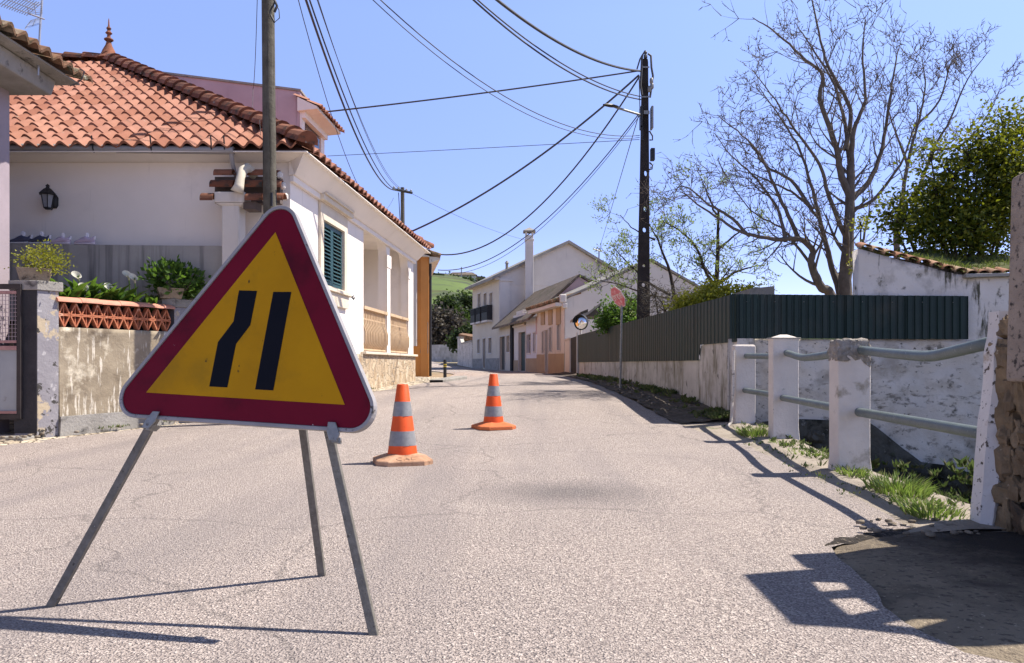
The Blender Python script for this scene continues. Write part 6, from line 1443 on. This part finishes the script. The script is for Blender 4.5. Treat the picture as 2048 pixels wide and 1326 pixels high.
BT = [([(1692, 640), (1690, 560), (1697, 480), (1700, 400), (1702, 330)], 17.0, 17.0, .175, .085),
      ([(1676, 645), (1660, 588), (1640, 572), (1622, 528), (1625, 500), (1598, 478), (1545, 478), (1480, 462), (1420, 425), (1365, 385)], 16.9, 16.2, .13, .012),
      ([(1598, 478), (1575, 430), (1548, 370), (1520, 310), (1485, 270), (1435, 230)], 16.7, 16.3, .055, .008),
      ([(1680, 590), (1660, 520), (1640, 440), (1625, 380), (1600, 300), (1560, 235), (1515, 170)], 17.2, 17.8, .08, .008),
      ([(1702, 400), (1680, 340), (1672, 290), (1640, 200), (1645, 150), (1600, 110), (1545, 60), (1505, 35)], 17, 16.5, .09, .008),
      ([(1690, 300), (1700, 220), (1660, 140), (1640, 80), (1625, 0), (1620, -25)], 17, 17.3, .06, .008),
      ([(1702, 330), (1708, 260), (1730, 200), (1725, 110), (1730, 40)], 17, 16.6, .07, .007),
      ([(1702, 400), (1740, 360), (1765, 290), (1780, 200), (1790, 130), (1800, 90)], 17, 17.8, .075, .008),
      ([(1700, 330), (1690, 250), (1670, 170), (1620, 90), (1590, 45)], 17.1, 18, .06, .008),
      ([(1625, 420), (1580, 360), (1530, 330), (1500, 290), (1450, 280)], 17, 17.6, .05, .007),
      ([(1694, 480), (1660, 400), (1640, 330), (1590, 260), (1550, 200), (1505, 140)], 17, 16, .06, .007),
      ([(1694, 560), (1720, 500), (1735, 440), (1745, 380)], 17, 17.5, .05, .008),
      ([(1640, 560), (1600, 500), (1560, 455), (1500, 420), (1440, 330)], 17, 17.5, .045, .007)]
BT += [([(1571, 484), (1560, 430), (1535, 385), (1500, 345), (1462, 310), (1430, 268)], 16.5, 17.2, .045, .008), ([(1500, 472), (1455, 430), (1420, 410), (1375, 375), (1350, 378)], 16.4, 16.0, .04, .008), ([(1640, 440), (1600, 395), (1555, 370), (1510, 350), (1470, 340)], 17.2, 17.6, .04, .008), ([(1702, 420), (1745, 400), (1800, 330), (1830, 250), (1835, 200)], 17, 16.6, .055, .008)]
b_, tips = limbtree("bare_tree", "big bare grey-brown tree spreading above the dark fence", BT, (P(1690, 0, 17).x, 17, .4), m_bark, .22, 3, .16, twig=1.0, dens=3.3)
b = MB()
for (p, d) in random.sample(tips, min(len(tips), 2600)):
    b.leaf(p, d+V((random.uniform(-.5, .5),)*3), .035, .012, random.random())
b.build("buds", m_leafbrn, b_)
BT2 = [([(1800, 560), (1792, 480), (1800, 420), (1815, 330), (1835, 250), (1850, 180), (1845, 120)], 19, 19, .09, .008),
       ([(1800, 420), (1840, 370), (1865, 300), (1900, 240), (1935, 160), (1980, 100)], 19, 19.5, .06, .007),
       ([(1815, 330), (1790, 260), (1770, 200)], 19, 18.5, .04, .006),
       ([(1865, 300), (1920, 290), (1970, 240), (2005, 170)], 19, 18.5, .04, .006),
       ([(1835, 250), (1880, 200), (1900, 130), (1920, 110)], 19, 19.5, .035, .006)]
b_, tips = limbtree("bare_tree", "thinner bare tree rising behind the citrus crown at the right", BT2, (P(1800, 0, 19).x, 19, .4), m_bark, .25, 4, .2, twig=.85, dens=2.6)
BT3 = [([(1434, 640), (1430, 590), (1434, 540), (1436, 480), (1437, 420)], 21, 21, .11, .03),
       ([(1434, 580), (1410, 540), (1390, 490), (1350, 455), (1310, 440)], 21, 20.5, .06, .008),
       ([(1350, 620), (1345, 570), (1332, 520), (1310, 470), (1290, 430)], 21, 21.4, .07, .010),
       ([(1434, 570), (1470, 545), (1500, 535), (1530, 530)], 21, 21, .05, .008),
       ([(1436, 500), (1470, 470), (1500, 455), (1530, 470)], 21, 21.3, .04, .007),
       ([(1437, 440), (1420, 400), (1400, 350)], 21, 20.8, .04, .007),
       ([(1340, 590), (1290, 560), (1250, 520), (1230, 500)], 21, 20.5, .045, .008),
       ([(1310, 480), (1270, 460), (1240, 430)], 21, 21, .03, .007),
       ([(1360, 600), (1300, 590), (1240, 570), (1200, 560)], 21.5, 21, .04, .007)]
b_, tips = limbtree("budding_tree", "tree with pale green spring leaves between the utility pole and the bare tree", BT3, (P(1434, 0, 21).x, 21, .4), m_bark2, .25, 4, .1, twig=.75, dens=2.6)
b = MB()
for (p, d) in tips:
    for k in range(4):
        if random.random() < .85: b.leaf(p+V((random.gauss(0, .04), random.gauss(0, .04), random.gauss(0, .04))), d+V((random.uniform(-1, 1), random.uniform(-1, 1), random.uniform(-.3, .8))), random.uniform(.05, .10), .018, random.random())
b.build("young_leaves", m_leafbud, b_)
def crown(name, label, cat, blobs, Y, n, L_, W_, mat_, trunk=None, depth=.8, sp=.5, group=None):
    """blobs in photo pixels (x, y, rx, ry) at depth Y"""
    k = Y/F; bs = [(P(x, y, Y+random.uniform(-.3, .3)*depth), rx*k, ry*k) for x, y, rx, ry in blobs]
    base = min(b_[0].z-b_[2] for b_ in bs); cx = sum(b_[0].x for b_ in bs)/len(bs)
    bz = gz(Y)
    t = thing(name, label, cat, (cx, Y, bz), group); s_ = MB()
    for (c, rx, rz) in bs:
        root = V((cx, Y, bz)); m_ = V((cx*.6+c.x*.4, Y, (bz+c.z)/2)); s_.tube([root, m_, c], [.05+.02*rx, .03, .012], 6)
        for j in range(6):
            d = V((random.uniform(-1, 1)*rx, random.uniform(-1, 1)*rx*depth, random.uniform(-.5, 1)*rz))*.8; s_.tube([c-V((0, 0, rz*.3)), c+d*.5, c+d], [.02, .012, .005], 4)
    s_.build("branches", m_bark2, t); b = MB(); W_t = sum(a[1]*a[2] for a in bs)
    for (c, rx, rz) in bs:
        cnt = int(n*rx*rz/W_t); ncl = max(8, cnt//28); cls = []
        for j in range(ncl):
            v = V((random.gauss(0, 1), random.gauss(0, 1), random.gauss(0, 1))).normalized()*random.random()**.38
            cls.append((c+V((v.x*rx, v.y*rx*depth, v.z*rz)), random.random()))
        for j in range(cnt):
            q, rr = random.choice(cls); g = L_*sp*2.2
            p = q+V((random.gauss(0, g), random.gauss(0, g), random.gauss(0, g)))
            d = V((random.uniform(-1, 1), random.uniform(-1, 1), random.uniform(-.5, .9)))
            b.leaf(p, d, L_*random.uniform(.6, 1.2), W_*random.uniform(.7, 1.2), min(1, rr*.55+random.random()*.45))
    b.build("foliage", mat_, t); return t
crown("citrus_tree", "dense glossy yellow-green citrus tree above the mossy roof", "tree", [(1950, 445, 110, 62), (2020, 365, 70, 85), (1875, 395, 50, 50), (1805, 440, 42, 28), (1938, 320, 26, 40), (2008, 245, 15, 34), (1862, 315, 13, 26), (1778, 425, 16, 14), (1985, 315, 38, 40), (2055, 262, 24, 44), (1900, 470, 90, 28), (1905, 350, 24, 30), (1960, 275, 12, 22)], 13.2, 17000, .095, .026, m_leafdk, depth=.7, sp=.85)
crown("yellow_green_bush", "yellow-green leafy bush peeking over the fence below the budding tree", "bush", [(1440, 590, 48, 22), (1500, 592, 28, 14), (1400, 605, 36, 18), (1360, 612, 26, 12)], 16.5, 4200, .085, .026, m_leafyel)
crown("round_green_bush", "round mid-green bush over the fence left of the utility pole", "bush", [(1236, 632, 32, 30), (1265, 625, 18, 28), (1210, 650, 20, 14), (1262, 648, 20, 20)], 22.5, 3600, .11, .034, m_leafgr)
crown("bare_brush", "tangled leafless brush over the fence right of the utility pole", "bush", [(1330, 615, 45, 25), (1380, 600, 35, 20), (1310, 590, 20, 20)], 19, 2600, .13, .007, m_leafbrn)
crown("small_bush", "tiny bright bush sprig against the big bare tree trunk by the outbuilding", "bush", [(1711, 530, 12, 14), (1722, 450, 9, 12)], 15, 260, .07, .025, m_leafyel)
# flat-roofed dark hut behind fence
hu_ = MB(); hu_.hexa([P(1488, 586, 15)-V((0, 0, 1.5)), P(1549, 588, 15)-V((0, 0, 1.5)), P(1549, 588, 15)+V((0, 2, -1.5)), P(1488, 586, 15)+V((0, 2, -1.5)), P(1500, 577, 15), P(1549, 572, 15), P(1549, 572, 15)+V((0, 2, 0)), P(1500, 577, 15)+V((0, 2, 0))])
tag(hu_.build("sheet_hut", m_roofgr, org=P(1520, 600, 15)), "small dark flat-roofed sheet hut just showing over the fence corner", "hut")
# ------------------------------------------------------------------ BACKGROUND: hill, trees, walls
CR = [(-1500, 600), (300, 560), (700, 540), (850, 545), (900, 551), (950, 561), (1000, 590), (1100, 640), (1300, 650), (1700, 665), (3500, 690)]
def crest(px):
    for (a, c), (d, e) in zip(CR, CR[1:]):
        if px <= d: return c+(e-c)*(px-a)/(d-a)
    return 690
hm = MB(); Ys = [96, 110, 125, 140, 155, 170, 185, 200, 215, 230, 245, 260, 275, 290, 305, 320, 335, 360, 420, 700, 1400]
ang = [-1.2+.03*i for i in range(90)]
def hz_(a, Y):
    px = HX+F*a; zc = 1+(HY-crest(px))/F*320; t = max(0, min(1, (Y-98)/222)); s = t*t*(3-2*t)*.5+t*.5
    z = 1.3+(zc-1.3)*s
    if Y > 320: z -= (Y-320)*.12
    if 98 < Y < 330: z += .9*ripple((a*40, Y*.03, 0), 1)*t + .7*floor(3*t*2)/6*0
    return max(z, -3)
for y0, y1 in zip(Ys, Ys[1:]):
    for a0, a1 in zip(ang, ang[1:]): hm.face([(a0*y0, y0, hz_(a0, y0)), (a1*y0, y0, hz_(a1, y0)), (a1*y1, y1, hz_(a1, y1)), (a0*y1, y1, hz_(a0, y1))])
m_hill = M("terraced_green_hill", (.085, .125, .035), (.11, .155, .04), .02, 1, .3, 1.5, patches=[((.075, .085, .03), .09, .52, .58), ((.055, .07, .03), .5, .60, .68)], streak=((.06, .075, .035), .50, .56), streakdir=(.02, .085, .10))
hm.build("hill", m_hill, kind="structure", weld=True, smooth='all')
hhs = thing("hilltop_house", "low pale house with a dark roof on the crest of the green hill", "house", P(925, 560, 312))
b = MB(); Yh = 308
ext(b, [(897, 549), (952, 549), (952, 563), (897, 563)], Yh, Yh+14); b.build("wall", m_offwhite, hhs)
b = MB(); v = [P(895, 549.5, Yh-1), P(954, 549.5, Yh-1), P(954, 549.5, Yh-1)+V((0, 16, 0)), P(895, 549.5, Yh-1)+V((0, 16, 0)), P(905, 544.5, Yh+7), P(944, 544.5, Yh+7)]
b.mesh(v, [(0, 1, 5, 4), (1, 2, 5), (2, 3, 4, 5), (3, 0, 4), (3, 2, 1, 0)]); b.build("roof", m_roofdk, hhs)
for x in (906, 918, 930): b = MB(); ext(b, [(x, 553), (x+4, 553), (x+4, 557), (x, 557)], Yh-.06, Yh-.02); b.build("window", m_glass, hhs)
b = MB(); ext(b, [(952.5, 552), (970, 553), (972, 565), (952.5, 565)], Yh+2, Yh+10); b.build("annex", m_roofdk, hhs)
am = MB(); am.tube([P(923, 562, 300), P(923, 534, 300)], .22, 5); tag(am.build("hill_mast", m_metal, org=P(923, 562, 300)), "thin mast rising in front of the hilltop house", "mast")
def fartree(label, blobs, Y, n, L_, mat_, name="far_tree"): crown(name, label, "tree", blobs, Y, n, L_, L_*.42, mat_, depth=.8)
fartree("dark green tree at the foot of the hill beside the orange house", [(895, 622, 24, 26), (915, 640, 20, 22), (880, 640, 16, 20)], 88, 3600, .42, m_leaffar)
fartree("brown leafless thicket behind the block wall", [(872, 660, 18, 34), (890, 672, 20, 22), (908, 655, 16, 20)], 84, 3600, .5, m_leafbrn, "brown_thicket")
fartree("low dark bush left of the two-storey house", [(930, 676, 16, 14), (918, 684, 14, 10), (940, 664, 8, 12)], 74, 2200, .34, m_leaffar, "dark_bush")
fartree("tree clump against the two-storey house corner on the hill foot", [(935, 625, 14, 18), (947, 610, 8, 14), (925, 605, 12, 10)], 100, 2200, .45, m_leaffar)
for i, (x, y, r_, Yt) in enumerate(((905, 559, 6, 290), (938, 563, 7, 285), (965, 568, 8, 280), (870, 562, 6, 290))):
    crown("hillside_bush", ("small bush just below the hilltop house, left end", "small bush just below the hilltop house, middle", "small bush right of the hilltop house", "small bush left of the hilltop house")[i], "bush", [(x, y+3, r_*.8, 2.2)], Yt, 260, 1.0, .5, m_leaffar, group="bushes on the hill")
bwl = thing("block_wall", "far grey concrete block wall across the road end", "wall", P(888, 722, 80))
BL = Fr((P(835, 0, 82).x, 82), (P(918, 0, 79).x, 79))
b = MB(); nb_ = 24; zb_, zt_ = 1.15, P(0, 689, 80).z; rows_ = 6
for r_ in range(rows_):
    for k in range(nb_):
        o = .5*(r_ % 2); u0 = BL.L*(k+o)/nb_; u1 = BL.L*(k+1+o)/nb_; b.fbox(BL, u0+.012, u1-.012, zb_+(zt_-zb_)*r_/rows_+.012, zb_+(zt_-zb_)*(r_+1)/rows_-.012, -.2, .015*random.random(), random.random())
b.fbox(BL, 0, BL.L, zb_-.3, zt_-.03, -.18, -.01)
b.build("blocks", M("grey_cement_blocks", (1, 1, 1), (.85, .85, .82), 2, .95, rnd=[(.36, .35, .32), (.46, .44, .41), (.52, .50, .47)]), bwl)
yw = thing("yard_wall", "patchy white yard wall with raised end left of the two-storey house", "wall", P(930, 730, 66))
YW = Fr((P(915, 0, 68).x, 68), (-3.1, 58.3))
b = MB(); L_ = YW.L; zq = P(0, 690, 64).z
b.slab(YW, [[(0, .4), (L_, .4), (L_, 2.75), (L_*.3, 2.72), (L_*.28, 2.9), (L_*.2, 3.25), (0, 3.3)]], -.3, 0); b.build("wall_body", m_whiteold, yw)
b = MB(); b.slab(YW, [[(-.1, 3.3), (L_*.2, 3.25), (L_*.21, 3.42), (-.1, 3.48)]], -.35, .06); b.slab(YW, [[(L_*.3, 2.72), (L_, 2.75), (L_, 2.86), (L_*.3, 2.83)]], -.35, .06); b.build("coping", m_conc, yw)
lt = MB(); q = P(925, 672, 70); lt.hexa([P(915, 676, 68), P(948, 682, 68), P(948, 682, 68)+V((0, 6, 0)), P(915, 676, 68)+V((0, 6, 0)), P(918, 668, 68), P(948, 674, 68), P(948, 664, 68)+V((0, 6, 0)), P(918, 660, 68)+V((0, 6, 0))])
tag(lt.build("shed_roof", m_tileold, org=q), "small clay shed roof showing above the patchy yard wall", "shed")
# weeds: low cover on the verge, ditch banks and kerb
wd = MB(); rw = random.Random(9)
def sprig(x, y, z, n, h):
    for j in range(n):
        a = rw.uniform(0, 6.28); d = V((cos(a)*.7, sin(a)*.7, rw.uniform(.4, 1.5))); p = V((x+rw.uniform(-.03, .03), y+rw.uniform(-.03, .03), z)); wd.leaf(p, d, h*rw.uniform(.5, 1.3), h*rw.uniform(.10, .28), rw.random())
for k in range(520):
    Y = 11.5+16*rw.random()**1.5; e = EDG(Y)
    if mnoise.noise(V((Y*.8, 3, 0))) < -.05 and rw.random() < .7: continue
    x = e-abs(rw.gauss(0, .22))-.02; sprig(x, Y, gz(Y)+.09*(1-(e-x)/1.2), 9, rw.choice((.05, .07, .10)))
for k in range(170):
    Y = rw.uniform(4.8, 11.2); e = EDG(Y); x = e+rw.uniform(-.02, .38); sprig(x, Y, gz(Y)+.03, 6, rw.choice((.03, .05, .07)))
for k in range(80):
    Y = rw.uniform(5.2, 11.4); e = EDG(Y); x = e-.12-abs(rw.gauss(0, .12)); sprig(x, Y, gz(Y)+.02, 5, rw.choice((.02, .03, .05)))
for k in range(700):
    u = rw.uniform(.3, 4.2); c = FT.w(u, 0, rw.uniform(.15, 1.3)); zt0 = -1.3+rw.random()**2*1.0; sprig(c.x, c.y, zt0-.1, 9, rw.choice((.08, .12, .16)))
for k in range(160):
    Y = rw.uniform(10.2, 17); x = LE(Y)-rw.uniform(0, .35); sprig(x, Y, gz(Y)+.05, 5, .05)
o_ = wd.build("verge_weeds", leafmat("dull_roadside_weeds", [(.05, .08, .02), (.10, .15, .03), (.20, .20, .07), (.16, .13, .07), (.06, .10, .025)], (.10, .15, .04))); o_["kind"] = "stuff"
# scattered stones and litter along the gutters
peb = MB(); rr_ = random.Random(3)
for k in range(260):
    if k % 2: Y = rr_.uniform(7.5, 14); x = LE(Y)+rr_.uniform(-.5, .12)
    else: Y = rr_.uniform(11.9, 24); x = rr_.uniform(RE(Y)-.05, EDG(Y)-.1)
    s_ = rr_.uniform(.010, .032); lump(peb, x, Y, gz(Y)+.06, s_, s_*rr_.uniform(.7, 1.4), s_*.6, rr_.random()*40, .3, rr_.random(), 1)
for k in range(26):
    Y = rr_.uniform(4.25, 4.75); x = rr_.uniform(2.0, 2.75); s_ = rr_.uniform(.006, .018); lump(peb, x, Y, gz(Y)+.03, s_*1.5, s_, s_*.7, rr_.random()*40, .3, rr_.random(), 1)
o_ = peb.build("loose_stones", M("loose_gutter_stone", (1, 1, 1), (.8, .78, .75), 20, .95, rnd=[(.12, .10, .08), (.30, .25, .19), (.20, .17, .13)]), smooth='all'); o_["kind"] = "stuff"
